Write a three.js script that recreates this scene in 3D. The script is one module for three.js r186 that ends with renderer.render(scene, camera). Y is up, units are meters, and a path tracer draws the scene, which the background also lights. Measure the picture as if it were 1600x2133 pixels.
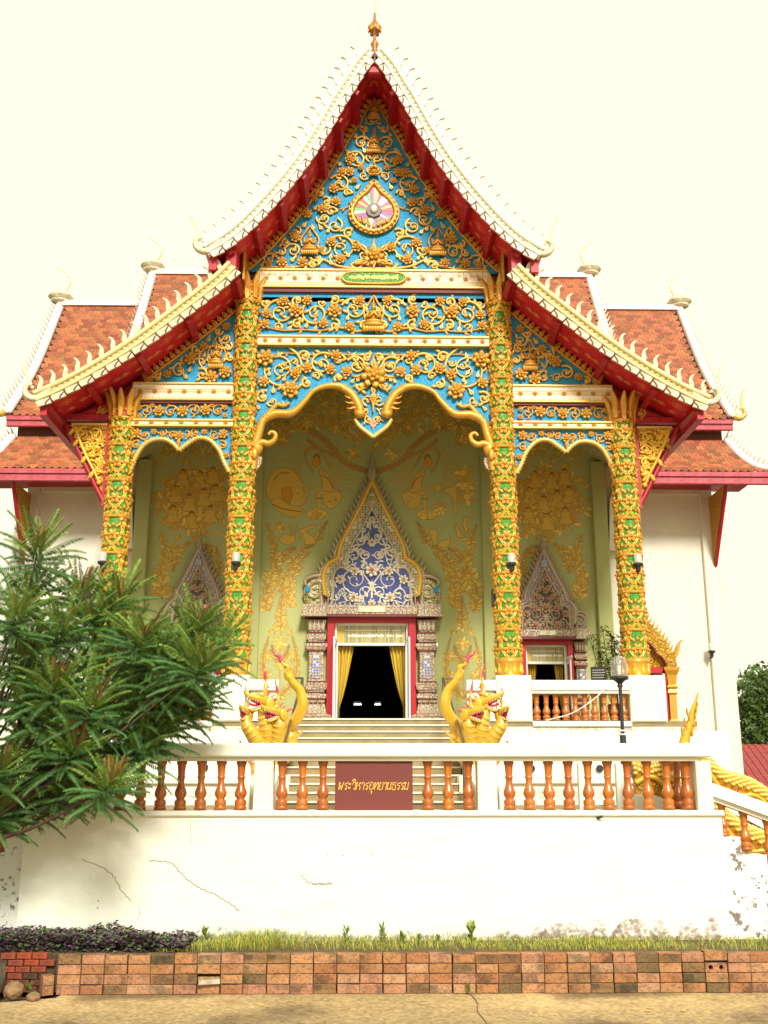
import * as THREE from 'three';
import { mergeGeometries } from 'three/addons/utils/BufferGeometryUtils.js';
import { RectAreaLightUniformsLib } from 'three/addons/lights/RectAreaLightUniformsLib.js';

// ---------- camera, sky, sun, exposure ----------
const scene = new THREE.Scene();
const camera = new THREE.PerspectiveCamera(52.77, 0.75, 0.1, 900);
camera.position.set(-0.13, 2.4, 0);
camera.rotation.order = 'YXZ';
camera.rotation.set(THREE.MathUtils.degToRad(14.25), THREE.MathUtils.degToRad(-1.0), 0);
const renderer = new THREE.WebGLRenderer({ antialias: true });
renderer.toneMapping = THREE.LinearToneMapping;
renderer.toneMappingExposure = 3.1;
renderer.shadowMap.enabled = true;
{ // even, bright overcast sky
  const w = 64, h = 32, data = new Float32Array(w * h * 4);
  for (let j = 0; j < h; j++) for (let i = 0; i < w; i++) {
    const k = (j * w + i) * 4;
    data[k] = 0.375; data[k + 1] = 0.368; data[k + 2] = 0.278; data[k + 3] = 1;
  }
  const t = new THREE.DataTexture(data, w, h, THREE.RGBAFormat, THREE.FloatType);
  t.mapping = THREE.EquirectangularReflectionMapping; t.magFilter = t.minFilter = THREE.LinearFilter; t.needsUpdate = true;
  scene.background = t; scene.environment = t;
}
const sun = new THREE.DirectionalLight(new THREE.Color(1, 0.97, 0.90), 1.5);
sun.position.set(3.5, 18, -4); sun.target.position.set(0, 6, -20); scene.add(sun, sun.target);
sun.castShadow = true; sun.shadow.radius = 24; sun.shadow.mapSize.set(2048, 2048);
Object.assign(sun.shadow.camera, { left: -16, right: 16, top: 16, bottom: -16, near: 0.5, far: 80 });
RectAreaLightUniformsLib.init();

// ---------- helpers ----------
const V = (x, y, z) => new THREE.Vector3(x, y, z);
const PI = Math.PI, sin = Math.sin, cos = Math.cos;
function rngOf(s) { return () => { s = (s + 0x6D2B79F5) | 0; let t = Math.imul(s ^ (s >>> 15), 1 | s); t = (t + Math.imul(t ^ (t >>> 7), 61 | t)) ^ t; return ((t ^ (t >>> 14)) >>> 0) / 4294967296; }; }
const names = {};
const numbered = n => { const k = names[n] = (names[n] || 0) + 1; return k === 1 ? n : n + '_' + String(k - 1).padStart(3, '0'); };
const flat = g => { const o = g.index ? g.toNonIndexed() : g; for (const k of Object.keys(o.attributes)) if (!['position', 'normal', 'uv', 'color'].includes(k)) o.deleteAttribute(k); return o; };
const join = a => a.length === 1 ? flat(a[0]) : mergeGeometries(a.map(flat));
function mesh(name, geo, mat, parent, label) {
  const m = new THREE.Mesh(Array.isArray(geo) ? join(geo) : geo, mat);
  m.name = name; m.castShadow = m.receiveShadow = true;
  if (label) m.userData.label = label;
  if (parent) parent.add(m);
  return m;
}
function tag(o, label, category, group) { o.userData.label = label; o.userData.category = category; if (group) o.userData.group = group; return o; }
function thing(name, label, category, p = [0, 0, 0], ry = 0, group) {
  const g = new THREE.Group(); g.name = numbered(name); g.position.set(...p); g.rotation.y = ry; scene.add(g); return tag(g, label, category, group);
}
function copyOf(o, p, ry, label) { const c = o.clone(); c.name = numbered(o.name.replace(/_\d{3}$/, '')); c.position.set(...p); c.rotation.y = ry || 0; c.userData = { ...o.userData }; if (label) c.userData.label = label; scene.add(c); return c; }
function structure(name, geo, mat) { const m = mesh(numbered(name), geo, mat, scene); m.userData.kind = 'structure'; return m; }
const stuff = o => { o.userData.kind = 'stuff'; return o; };
const mv = (g, x = 0, y = 0, z = 0) => g.translate(x, y, z);
function bx(w, h, d, x = 0, y = 0, z = 0) {                       // box with uv in metres
  const g = new THREE.BoxGeometry(w, h, d), uv = g.attributes.uv, n = g.attributes.normal;
  for (let i = 0; i < uv.count; i++) {
    const ax = Math.abs(n.getX(i)) > .5, ay = Math.abs(n.getY(i)) > .5;
    uv.setXY(i, (uv.getX(i) - .5) * (ax ? d : w) + x, (uv.getY(i) - .5) * (ay ? d : h) + y);
  }
  return g.translate(x, y, z);
}
function cbx(w, h, d, b, x = 0, y = 0, z = 0) {                   // chamfered box
  const s = new THREE.Shape(); const a = w / 2 - b, c = h / 2 - b;
  s.moveTo(-a, -c); s.lineTo(a, -c); s.lineTo(a, c); s.lineTo(-a, c); s.closePath();
  const g = new THREE.ExtrudeGeometry(s, { depth: d - 2 * b, bevelEnabled: true, bevelSize: b, bevelThickness: b, bevelSegments: 1, steps: 1 });
  return g.translate(x, y, z - d / 2 + b);
}
const pairs = f => { const o = []; for (let i = 0; i < f.length; i += 2) o.push([f[i], f[i + 1]]); return o; };
function shapeOf(pts) { const s = new THREE.Shape(); pts.forEach((p, i) => i ? s.lineTo(p[0], p[1]) : s.moveTo(p[0], p[1])); s.closePath(); return s; }
function ext(pts, depth, z0, bevel = 0, holes = []) {              // extruded outline, front face at z0 + depth
  const s = shapeOf(pts); for (const h of holes) s.holes.push(shapeOf(h));
  const g = new THREE.ExtrudeGeometry(s, bevel ? { depth: depth - bevel, bevelEnabled: true, bevelSize: bevel, bevelThickness: bevel, bevelOffset: -bevel, bevelSegments: 2, steps: 1 } : { depth, bevelEnabled: false, steps: 1 });
  return g.translate(0, 0, z0);
}
function smooth(pts, n, closed = false) {                          // 2D catmull-rom resampling
  const c = new THREE.CatmullRomCurve3(pts.map(p => V(p[0], p[1], 0)), closed, 'centripetal');
  return c.getSpacedPoints(n).map(p => [p.x, p.y]);
}
function tube(pts, rad, seg, radial = 6, flatz = 1, cap = true) {   // tapered tube through points; rad is a number or function of t
  const c = new THREE.CatmullRomCurve3(pts, false, 'centripetal'), rf = typeof rad === 'function' ? rad : () => rad;
  const fr = c.computeFrenetFrames(seg, false), pos = [], nor = [], uv = [], idx = [];
  const L = c.getLength();
  for (let i = 0; i <= seg; i++) {
    const t = i / seg, p = c.getPointAt(t), r = rf(t), N = fr.normals[i], B = fr.binormals[i];
    for (let j = 0; j <= radial; j++) {
      const a = j / radial * 2 * PI, dx = N.clone().multiplyScalar(cos(a)).addScaledVector(B, sin(a));
      pos.push(p.x + dx.x * r, p.y + dx.y * r, p.z + dx.z * r * flatz); nor.push(dx.x, dx.y, dx.z); uv.push(t * L, j / radial);
    }
  }
  for (let i = 0; i < seg; i++) for (let j = 0; j < radial; j++) { const a = i * (radial + 1) + j, b = a + radial + 1; idx.push(a, a + 1, b, b, a + 1, b + 1); }
  if (cap) for (const [i0, fl] of [[0, 0], [seg * (radial + 1), 1]]) for (let j = 1; j < radial - 1; j++) fl ? idx.push(i0, i0 + j, i0 + j + 1) : idx.push(i0, i0 + j + 1, i0 + j);
  const g = new THREE.BufferGeometry();
  g.setAttribute('position', new THREE.Float32BufferAttribute(pos, 3)); g.setAttribute('normal', new THREE.Float32BufferAttribute(nor, 3)); g.setAttribute('uv', new THREE.Float32BufferAttribute(uv, 2)); g.setIndex(idx);
  return g;
}
const lathe = (pts, seg = 14) => new THREE.LatheGeometry(pts.map(p => new THREE.Vector2(p[0], p[1])), seg);
function sq(pts, zs = 1) { // square-plan turned profile
  let g = new THREE.LatheGeometry(pts.map(p => new THREE.Vector2(p[0] * Math.SQRT2, p[1])), 4, PI / 4).toNonIndexed(); g.computeVertexNormals();
  const P = g.attributes.position, N = g.attributes.normal, U = g.attributes.uv;
  for (let i = 0; i < P.count; i++) U.setXY(i, Math.abs(N.getX(i)) > Math.abs(N.getZ(i)) ? P.getZ(i) : P.getX(i), P.getY(i));
  return g.scale(1, 1, zs);
}
const ell = (rx, ry, rz, x = 0, y = 0, z = 0, d = 1) => flat(new THREE.IcosahedronGeometry(1, d)).scale(rx, ry, rz).translate(x, y, z);
const oct = (rx, ry, rz) => flat(new THREE.SphereGeometry(1, 6, 4)).scale(rx, ry, rz);
const rotZ = (g, a) => g.rotateZ(a);
function ribbon(prof, z0, z1, nz = 1) {                             // strip following a 2D profile, stretched along z, uv in metres
  const pos = [], uv = [], idx = []; let s = 0;
  prof.forEach((p, i) => {
    if (i) s += Math.hypot(p[0] - prof[i - 1][0], p[1] - prof[i - 1][1]);
    for (let k = 0; k <= nz; k++) { const z = z0 + (z1 - z0) * k / nz; pos.push(p[0], p[1], z); uv.push(s, z); }
  });
  for (let i = 0; i < prof.length - 1; i++) for (let k = 0; k < nz; k++) { const a = i * (nz + 1) + k, b = a + nz + 1; idx.push(a, b, a + 1, b, b + 1, a + 1); }
  const g = new THREE.BufferGeometry(); g.setAttribute('position', new THREE.Float32BufferAttribute(pos, 3)); g.setAttribute('uv', new THREE.Float32BufferAttribute(uv, 2)); g.setIndex(idx); g.computeVertexNormals(); return g;
}
const offset = (pr, d) => pr.map((p, i) => { const a = pr[Math.max(0, i - 1)], b = pr[Math.min(pr.length - 1, i + 1)], l = Math.hypot(b[0] - a[0], b[1] - a[1]); return [p[0] - (b[1] - a[1]) / l * d, p[1] + (b[0] - a[0]) / l * d]; });

// ---------- procedural textures ----------
const hash = (x, y, s) => { let h = Math.imul(x, 374761393) + Math.imul(y, 668265263) + Math.imul(s, 1442695041) | 0; h = Math.imul(h ^ (h >>> 13), 1274126177); return ((h ^ (h >>> 16)) >>> 0) / 4294967296; };
function vn(x, y, per, s) { const xi = Math.floor(x), yi = Math.floor(y); let fx = x - xi, fy = y - yi; fx = fx * fx * (3 - 2 * fx); fy = fy * fy * (3 - 2 * fy); const m = (a) => ((a % per) + per) % per; const a = hash(m(xi), m(yi), s), b = hash(m(xi + 1), m(yi), s), c = hash(m(xi), m(yi + 1), s), d = hash(m(xi + 1), m(yi + 1), s); return a + (b - a) * fx + (c - a) * fy + (a - b - c + d) * fx * fy; }
const fbm = (u, v, p, o, s) => { let r = 0, a = .5, t = 0; for (let i = 0; i < o; i++) { r += a * vn(u * p, v * p, p, s + i); t += a; a *= .55; p *= 2; } return r / t; };
function dtex(n, fn, metres = 1, srgb = true) {
  const d = new Uint8Array(n * n * 4);
  for (let j = 0; j < n; j++) for (let i = 0; i < n; i++) { const c = fn(i / n, j / n), k = (j * n + i) * 4; d[k] = c[0] * 255; d[k + 1] = c[1] * 255; d[k + 2] = c[2] * 255; d[k + 3] = 255; }
  const t = new THREE.DataTexture(d, n, n); t.wrapS = t.wrapT = THREE.RepeatWrapping; t.magFilter = THREE.LinearFilter; t.minFilter = THREE.LinearMipmapLinearFilter; t.generateMipmaps = true;
  t.repeat.set(1 / metres, 1 / metres); if (srgb) t.colorSpace = THREE.SRGBColorSpace; t.needsUpdate = true; return t;
}
function ctex(w, h, draw, mw, mh, ox = 0, oy = 0) {                  // canvas texture that covers mw x mh metres from (ox, oy)
  const c = document.createElement('canvas'); c.width = w; c.height = h; draw(c.getContext('2d'), w, h);
  const t = new THREE.CanvasTexture(c); t.colorSpace = THREE.SRGBColorSpace; t.wrapS = t.wrapT = THREE.RepeatWrapping;
  if (mw) { t.repeat.set(1 / mw, 1 / mh); t.offset.set(-ox / mw, -oy / mh); }
  return t;
}
const clamp = v => Math.max(0, Math.min(1, v));
const gr = v => [v, v, v];
const lin = (r, g, b) => new THREE.Color().setRGB(r, g, b);
const T = {
  plaster: dtex(512, (u, v) => { const a = fbm(u, v, 4, 6, 1), b = fbm(u, v, 24, 3, 9); const k = .90 + .08 * a + .03 * b; return [k, k * .995, k * .97]; }, 2.3),
  plasterB: dtex(256, (u, v) => gr(fbm(u, v, 8, 6, 31)), .9, false),
  grain: dtex(512, (u, v) => { const k = .72 + .36 * fbm(u, v, 6, 6, 3) - .1 * (fbm(u, v, 40, 2, 5) > .62 ? 1 : 0); return [k, k * .98, k * .95].map(clamp); }, .7),
  fineB: dtex(256, (u, v) => gr(fbm(u, v, 16, 5, 77)), .35, false),
  granite: dtex(512, (u, v) => { const a = fbm(u, v, 6, 4, 21), n = hash(Math.floor(u * 512), Math.floor(v * 512), 5); const k = .62 + .2 * a; return n > .9 ? [.3, .26, .2] : n > .78 ? [.86, .78, .6] : [k, k * .88, k * .62]; }, .8),
  concrete: dtex(1024, (u, v) => { const a = fbm(u, v, 3, 7, 41), b = fbm(u, v, 5, 4, 47), n = fbm(u, v, 160, 2, 48); let k = .60 + .42 * a + .36 * (n - .5); const dark = clamp((b - .5) * 5); let c = [k, k * .88, k * .66]; c = c.map((x, i) => x * (1 - dark * [.32, .34, .36][i])); return c.map(clamp); }, 5.3),
  concreteB: dtex(512, (u, v) => gr(fbm(u, v, 10, 7, 91)), 1.1, false),
  mosaic: dtex(512, (u, v) => { const N = 64, x = Math.floor(u * N), y = Math.floor(v * N), h = hash(x, y, 12), e = (u * N - x < .12 || v * N - y < .12); const c = e ? .55 : .72 + .28 * h; return [c * .8, c * .97, c]; }, .8),
  mosaicB: dtex(512, (u, v) => { const N = 64, x = Math.floor(u * N), y = Math.floor(v * N), fx = u * N - x, fy = v * N - y; const t = hash(x, y, 14), s = hash(x, y, 15); return gr(clamp(.5 + (fx - .5) * (t - .5) * 1.6 + (fy - .5) * (s - .5) * 1.6) * ((fx < .12 || fy < .12) ? .3 : 1)); }, .8, false),
  jewel: dtex(512, (u, v) => { const N = 32, x = Math.floor(u * N), y = Math.floor(v * N), fx = u * N - x - .5, fy = v * N - y - .5, h = hash(x, y, 33), r = Math.hypot(fx, fy); const base = [.80, .70, .56]; const pal = [[.62, .14, .08], [.09, .34, .14], [.1, .36, .62], [.9, .86, .76], [.85, .8, .7], [.7, .5, .18]]; if (r < .33) return pal[Math.floor(h * 6)]; if (r < .42) return [.3, .22, .15]; return base; }, 1.1),
  jewelGreen: dtex(512, (u, v) => { const N = 16, x = Math.floor(u * N), y = Math.floor(v * N), fx = u * N - x - .5, fy = v * N - y - .5, h = hash(x, y, 35), r = Math.abs(fx) + Math.abs(fy); if (r < .46) return h > .5 ? [.06, .42, .08] : h > .3 ? [.88, .84, .72] : h > .14 ? [.6, .52, .3] : [.62, .2, .12]; return [.78, .7, .5]; }, 1.0),
  jewelBlue: dtex(512, (u, v) => { const N = 16, x = Math.floor(u * N), y = Math.floor(v * N), fx = u * N - x - .5, fy = v * N - y - .5, h = hash(x, y, 39), r = Math.abs(fx) + Math.abs(fy); if (r < .46) return h > .3 ? [.08, .42, .85] : h > .15 ? [.9, .88, .8] : [.5, .4, .3]; return [.72, .62, .5]; }, 1.0),
  paleMottle: dtex(256, (u, v) => { const k = .74 + .3 * fbm(u, v, 6, 5, 3), c = fbm(u, v, 9, 4, 55); return (c > .70 ? [1, 1, 1] : [k, k * .97, k * .93]).map(clamp); }, 1.0),  // soft grain with scattered paler patches
  brick: dtex(512, (u, v) => { const k = .8 + .28 * fbm(u, v, 8, 6, 3) - .14 * (fbm(u, v, 60, 2, 5) > .64 ? 1 : 0), d = clamp((fbm(u, v, 5, 5, 87) - .53) * 5); return [k * (1 - .36 * d), k * .98 * (1 - .31 * d), k * .95 * (1 - .28 * d)].map(clamp); }, 1.3),
  beam: ctex(512, 128, (g, w, h) => {                               // cream lacquer with fine gold arabesque
    g.fillStyle = '#efe2c8'; g.fillRect(0, 0, w, h); g.strokeStyle = '#a8761f'; g.fillStyle = '#b98522'; g.lineWidth = 3;
    const r = rngOf(5);
    for (let x = 0; x < w; x += 8) { g.beginPath(); g.arc(x + 4, 7, 3.4, 0, 7); g.fill(); g.beginPath(); g.arc(x + 4, h - 7, 3.4, 0, 7); g.fill(); }
    g.fillRect(0, 15, w, 3); g.fillRect(0, h - 18, w, 3);
    for (let k = 0; k < 4; k++) { const cx = 64 + k * 128; g.beginPath(); for (let i = 0; i < 8; i++) { const a = i / 8 * 2 * PI; g.moveTo(cx, 64); g.quadraticCurveTo(cx + cos(a + .4) * 14, 64 + sin(a + .4) * 14, cx + cos(a) * 24, 64 + sin(a) * 24); } g.stroke(); g.beginPath(); g.arc(cx, 64, 8, 0, 7); g.fill(); g.beginPath(); g.moveTo(cx - 58, 64); g.lineTo(cx + 58, 64); g.stroke(); for (const s of [-1, 1]) for (const q of [-1, 1]) { g.beginPath(); g.arc(cx + s * 42, 64 + q * 18, 11, q > 0 ? 2 : .6, q > 0 ? 5.6 : 4.2); g.stroke(); g.beginPath(); g.ellipse(cx + s * 30, 64 + q * 9, 6, 2.6, s * q * .7, 0, 7); g.fill(); } }
    for (let i = 0; i < 90; i++) { g.fillStyle = r() > .5 ? '#8e5f1b' : '#c79a3a'; g.fillRect(r() * w, 20 + r() * (h - 40), 3, 3); }
  }, 1.6, .4),
  soffit: ctex(512, 512, (g, w, h) => {                              // red lacquer with gold stencilled lozenges
    g.fillStyle = '#d8283c'; g.fillRect(0, 0, w, h); const r = rngOf(11);
    for (let i = 0; i < 900; i++) { g.fillStyle = `rgba(${r() > .5 ? '60,0,8' : '215,60,60'},${r() * .07})`; g.fillRect(r() * w, r() * h, 4 + r() * 40, 2 + r() * 60); }
    const loz = (cx, cy, a, b) => { for (let i = 0; i < 240; i++) { const u = r() * 2 - 1, v = r() * 2 - 1; if (Math.abs(u) + Math.abs(v) > 1) continue; g.fillStyle = ['#e6b264', '#d89c50', '#f0c878'][i % 3]; g.beginPath(); g.ellipse(cx + u * a, cy + v * b, 5 * (1 - Math.abs(u) * .5), 3, r() * 3, 0, 7); g.fill(); } };
    loz(256, 215, 150, 62); loz(60, 330, 80, 40); loz(452, 330, 80, 40); loz(256, 400, 70, 34);
  }, .78, 1.0),
};
const S = (o) => new THREE.MeshStandardMaterial(o), PH = (o) => new THREE.MeshPhysicalMaterial(o);
const two = THREE.DoubleSide;
const mat = {
  white: S({ color: lin(.86, .84, .74), map: T.plaster, roughness: .85, bumpMap: T.plasterB, bumpScale: .006 }),
  whiteTrim: S({ color: lin(.84, .82, .74), roughness: .7 }),
  gold: PH({ color: lin(.62, .30, .028), metalness: .35, roughness: .38, bumpMap: T.fineB, bumpScale: .004, clearcoat: .25, clearcoatRoughness: .35 }),
  goldPale: S({ color: lin(.72, .46, .12), metalness: .3, roughness: .4 }),
  goldVine: PH({ color: lin(.70, .40, .07), metalness: .3, roughness: .38, clearcoat: .25, clearcoatRoughness: .35 }),
  bargeGlare: S({ color: lin(.90, .87, .72), map: T.plaster, roughness: .6 }),  // cream and gold of the upper boards whitened; overexposure put into the colour
  bargeGold: S({ color: lin(.80, .66, .30), metalness: .15, roughness: .45 }),
  goldYellow: PH({ color: lin(.72, .40, .02), metalness: .15, roughness: .35, clearcoat: .4, clearcoatRoughness: .25 }),
  cream: S({ color: lin(.86, .80, .56), map: T.grain, roughness: .6 }),
  blue: PH({ color: lin(.008, .54, .97), map: T.mosaic, roughness: .4, bumpMap: T.mosaicB, bumpScale: .005, clearcoat: .2, clearcoatRoughness: .1 }),
  deepBlue: PH({ color: lin(.07, .08, .42), map: T.mosaic, roughness: .3, bumpMap: T.mosaicB, bumpScale: .004, clearcoat: .5 }),
  green: PH({ color: lin(.13, .48, .02), map: T.mosaic, roughness: .25, bumpMap: T.mosaicB, bumpScale: .004, clearcoat: .5 }),
  red: S({ color: lin(.54, .014, .034), map: T.grain, roughness: .5 }),
  soffit: S({ map: T.soffit, color: lin(1, .95, .95), roughness: .5, side: two }),
  redDoor: S({ color: lin(.44, .003, .015), roughness: .4 }),
  pink: S({ color: lin(.62, .10, .14), map: T.grain, roughness: .6 }),
  beam: S({ map: T.beam, color: lin(.95, .9, .84), roughness: .5 }),
  jewel: PH({ map: T.jewel, roughness: .3, bumpMap: T.mosaicB, bumpScale: .004, clearcoat: .4 }),
  jewelGreen: PH({ map: T.jewelGreen, roughness: .3, clearcoat: .4 }),
  jewelBlue: PH({ map: T.jewelBlue, roughness: .3, clearcoat: .4 }),
  silver: S({ color: lin(.50, .40, .27), metalness: .35, roughness: .32 }),
  brownSilver: S({ color: lin(.42, .30, .20), metalness: .35, roughness: .35 }),
  maroon: S({ color: lin(.16, .03, .025), roughness: .6 }),
  granite: S({ map: T.granite, color: lin(.60, .56, .50), roughness: .6 }),
  nosing: S({ color: lin(.74, .7, .58), roughness: .5 }),
  baluster: PH({ color: lin(.60, .18, .014), roughness: .35, map: T.paleMottle, clearcoat: .7, clearcoatRoughness: .18 }),
  balusterB: PH({ color: lin(.52, .135, .012), roughness: .4, map: T.paleMottle, clearcoat: .6, clearcoatRoughness: .22 }),
  black: S({ color: lin(.02, .02, .024), roughness: .5 }),
  steel: S({ color: lin(.22, .2, .16), metalness: .8, roughness: .35 }),
  alu: S({ color: lin(.78, .78, .74), roughness: .35 }),
  glass: PH({ color: 0xffffff, transmission: 1, thickness: 0, roughness: .03, ior: 1.5 }),
  frosted: PH({ color: lin(.85, .84, .8), transmission: .55, thickness: 0, roughness: .5 }),
  curtain: S({ color: lin(.62, .43, .045), roughness: .75, side: two }),
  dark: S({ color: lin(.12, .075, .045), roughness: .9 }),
};

// ---------- ornament library ----------
const zB = -18.8, zG = -20, zW = -24;
const mir = (pts, s) => pts.map(([x, y]) => [x * s, y]);
const flowerGeo = (() => {
  const a = [];
  for (let i = 0; i < 7; i++) a.push(oct(.44, .30, .15).rotateY(-.25).translate(.60, 0, .10).rotateZ(i / 7 * 2 * PI));
  for (let i = 0; i < 5; i++) a.push(oct(.28, .22, .16).rotateY(-.5).translate(.28, 0, .30).rotateZ(i / 5 * 2 * PI + .4));
  a.push(ell(.19, .19, .19, 0, 0, .42)); return join(a);
})();
const leafPts = [[0, 0], [.22, .1], [.30, .3], [.20, .52], [.10, .7], [.12, .86], [0, 1.05], [-.08, .84], [-.12, .66], [-.22, .5], [-.30, .3], [-.22, .1]];
const flameGeo = (() => { const g = ext(smooth(leafPts, 18, true), .22, 0, .07); return join([g, oct(.1, .24, .12).translate(0, .34, .2)]); })();
const hornGeo = ext(smooth([[-.16, 0], [.16, 0], [.22, .22], [.18, .45], [.05, .66], [.10, .85], [.22, 1.0], [0, .93], [-.13, .74], [-.17, .5], [-.10, .28]], 22, true), .16, -.08, .04);
function horn(a, b, c) { const g = hornGeo.clone(); if (a * b * c < 0) for (const n of ['position', 'normal', 'uv']) { const t = g.attributes[n], k = t.itemSize, A = t.array; for (let i = 0; i < t.count; i += 3) for (let j = 0; j < k; j++) { const q = A[(i + 1) * k + j]; A[(i + 1) * k + j] = A[(i + 2) * k + j]; A[(i + 2) * k + j] = q; } } return g.scale(a, b, c); }
const deityGeo = (() => {
  const a = [];
  for (let i = 0; i < 8; i++) a.push(oct(.10, .13, .07).translate((i - 3.5) * .10, .07, .10 + .05 * cos((i - 3.5) * .4)));
  a.push(ell(.40, .10, .16, 0, .18, .12), ell(.34, .09, .16, 0, .27, .12), ell(.15, .19, .12, 0, .46, .10), ell(.20, .07, .10, 0, .58, .10));
  for (const s of [-1, 1]) a.push(flat(tube([V(s * .19, .58, .10), V(s * .27, .44, .14), V(s * .14, .42, .24), V(0, .54, .25)], .05, 8, 6)), oct(.05, .1, .04).rotateZ(-s * .7).translate(s * .26, .62, .08));
  a.push(ell(.09, .115, .09, 0, .74, .13), flat(new THREE.ConeGeometry(.10, .12, 8)).translate(0, .86, .12), flat(new THREE.ConeGeometry(.055, .22, 8)).translate(0, .96, .12));
  return join(a);
})();
const hall = thing('temple_hall', 'large gabled temple hall with blue and gold panels, red soffits and tall gilded columns', 'temple');
function spiral(x, y, r, a0, turns, dir, s = 1) {
  const p = [], n = Math.max(8, Math.round(turns * 12));
  for (let i = 0; i <= n; i++) { const t = i / n, rr = r * (1 - .86 * Math.pow(t, .85)), a = a0 + dir * t * turns * 2 * PI; p.push([s * (x + cos(a) * rr), y + sin(a) * rr]); }
  return p;
}
const occ = new Map();
function filler(parent, poly, z, n, seed, m, rad, s0 = 0) {             // small curls and buds in the gaps between the big scrolls
  const r = rngOf(seed), o = occ.get(parent) || []; occ.set(parent, o); const xs = poly.map(p => p[0]), ys = poly.map(p => p[1]), x0 = Math.min(...xs), x1 = Math.max(...xs), y0 = Math.min(...ys), y1 = Math.max(...ys);
  const inside = (x, y) => { let c = false; for (let i = 0, j = poly.length - 1; i < poly.length; j = i++) if ((poly[i][1] > y) !== (poly[j][1] > y) && x < (poly[j][0] - poly[i][0]) * (y - poly[i][1]) / (poly[j][1] - poly[i][1]) + poly[i][0]) c = !c; return c; };
  const edge = (x, y) => Math.min(...poly.map((p, i) => { const q = poly[(i + 1) % poly.length], dx = q[0] - p[0], dy = q[1] - p[1], t = clamp(((x - p[0]) * dx + (y - p[1]) * dy) / (dx * dx + dy * dy || 1)); return Math.hypot(x - p[0] - dx * t, y - p[1] - dy * t); }));
  for (let k = 0, c = 0; k < 4000 && c < n; k++) {
    const x = x0 + r() * (x1 - x0), y = y0 + r() * (y1 - y0); if (!s0 && x < .06) continue; if (!inside(x, y)) continue; const e = edge(x, y); if (e < .09) continue;
    let d = e - .03; for (const q of o) d = Math.min(d, Math.hypot(q[0] - x, q[1] - y) - q[2]); if (d < .062) continue; const R = Math.min(.13, d); c++;
    for (const s of s0 ? [1] : [1, -1]) { if (R > .085) vine(parent, spiral(x * s, y, R, r() * 6, 1.3, r() > .5 ? 1 : -1, 1), z, rad, m, 3); else put('bud', flameGeo, m, parent, x * s, y - R * .8, z - .02, R * 2, (r() - .5) * 1.6, R * 2.2, .2); o.push([x * s, y, R * .9]); }
  }
}
function vine(parent, pts, z, r, m, leaves = 5) {
  { const o = occ.get(parent) || []; for (let i = 0; i < pts.length; i += 2) o.push([pts[i][0], pts[i][1], .045]); occ.set(parent, o); }
  const P = pts.map(p => V(p[0], p[1], z)), a = [flat(tube(P, t => r * (1 - .5 * t), Math.max(14, pts.length * 2), 6))];
  const L = pts.length - 1;
  for (let k = 0; k < leaves; k++) {
    const i = Math.min(L - 1, Math.round((k + .6) / leaves * L * .8)), [x, y] = pts[i], dx = pts[i + 1][0] - x, dy = pts[i + 1][1] - y, an = Math.atan2(dy, dx) + (k % 2 ? 1 : -1) * .9;
    a.push(oct(r * 2.3, r * 1.05, r * .9).translate(r * 2.4, 0, 0).rotateZ(an).translate(x, y, z));
  }
  const e = pts[L]; a.push(oct(r * 1.3, r * 1.3, r).translate(e[0], e[1], z));
  return mesh('scroll_vine', a, m, parent);
}
function put(name, geo, m, parent, x, y, z, sx, rot = 0, sy = sx, sz = sx) { const o = mesh(name, geo, m, parent); o.position.set(x, y, z); o.scale.set(sx, sy, sz); o.rotation.z = rot; return o; }
const flower = (parent, x, y, z, r, m = mat.gold) => { const o = occ.get(parent) || []; o.push([x, y, r]); occ.set(parent, o); return put('flower', flowerGeo, m, parent, x, y, z, r, x * 3.1 + y); };
// scrolls: list of [x, y, r, startAngle, turns, dir] ; both = mirrored about the axis
function scrolls(parent, list, z, m, rad, both = true, s0 = 1) {
  for (const s of both ? [1, -1] : [s0]) for (const [x, y, r, a0, tu, d] of list) vine(parent, spiral(x, y, r, a0, tu, d, s), z, rad, m, r > .2 ? 6 : 3);
}
function flowers(parent, f, z, r, m, both = true, s0 = 1) { for (const s of both ? [1, -1] : [s0]) for (const [x, y] of pairs(f)) flower(parent, x * s, y, z, r, m); }

// ---------- roof profiles (x, y), right half ----------
const U = smooth([[0, 17.17], [.225, 16.89], [.44, 16.49], [.674, 16.06], [1.05, 15.30], [1.44, 14.60], [1.92, 13.89], [2.595, 13.06], [2.99, 12.70], [3.32, 12.48]], 44);
const Lp = smooth([[2.76, 12.23], [3.08, 11.88], [3.82, 11.22], [4.49, 10.65], [5.03, 10.24], [5.69, 9.80], [6.18, 9.52], [6.5, 9.37]], 36);
const arc = pr => { const s = [0]; for (let i = 1; i < pr.length; i++) s.push(s[i - 1] + Math.hypot(pr[i][0] - pr[i - 1][0], pr[i][1] - pr[i - 1][1])); return s; };
function along(pr, d) { const s = arc(pr); let i = 1; while (i < pr.length - 1 && s[i] < d) i++; const t = (d - s[i - 1]) / (s[i] - s[i - 1]), a = pr[i - 1], b = pr[i]; return [a[0] + (b[0] - a[0]) * t, a[1] + (b[1] - a[1]) * t, Math.atan2(b[1] - a[1], b[0] - a[0])]; }
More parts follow.
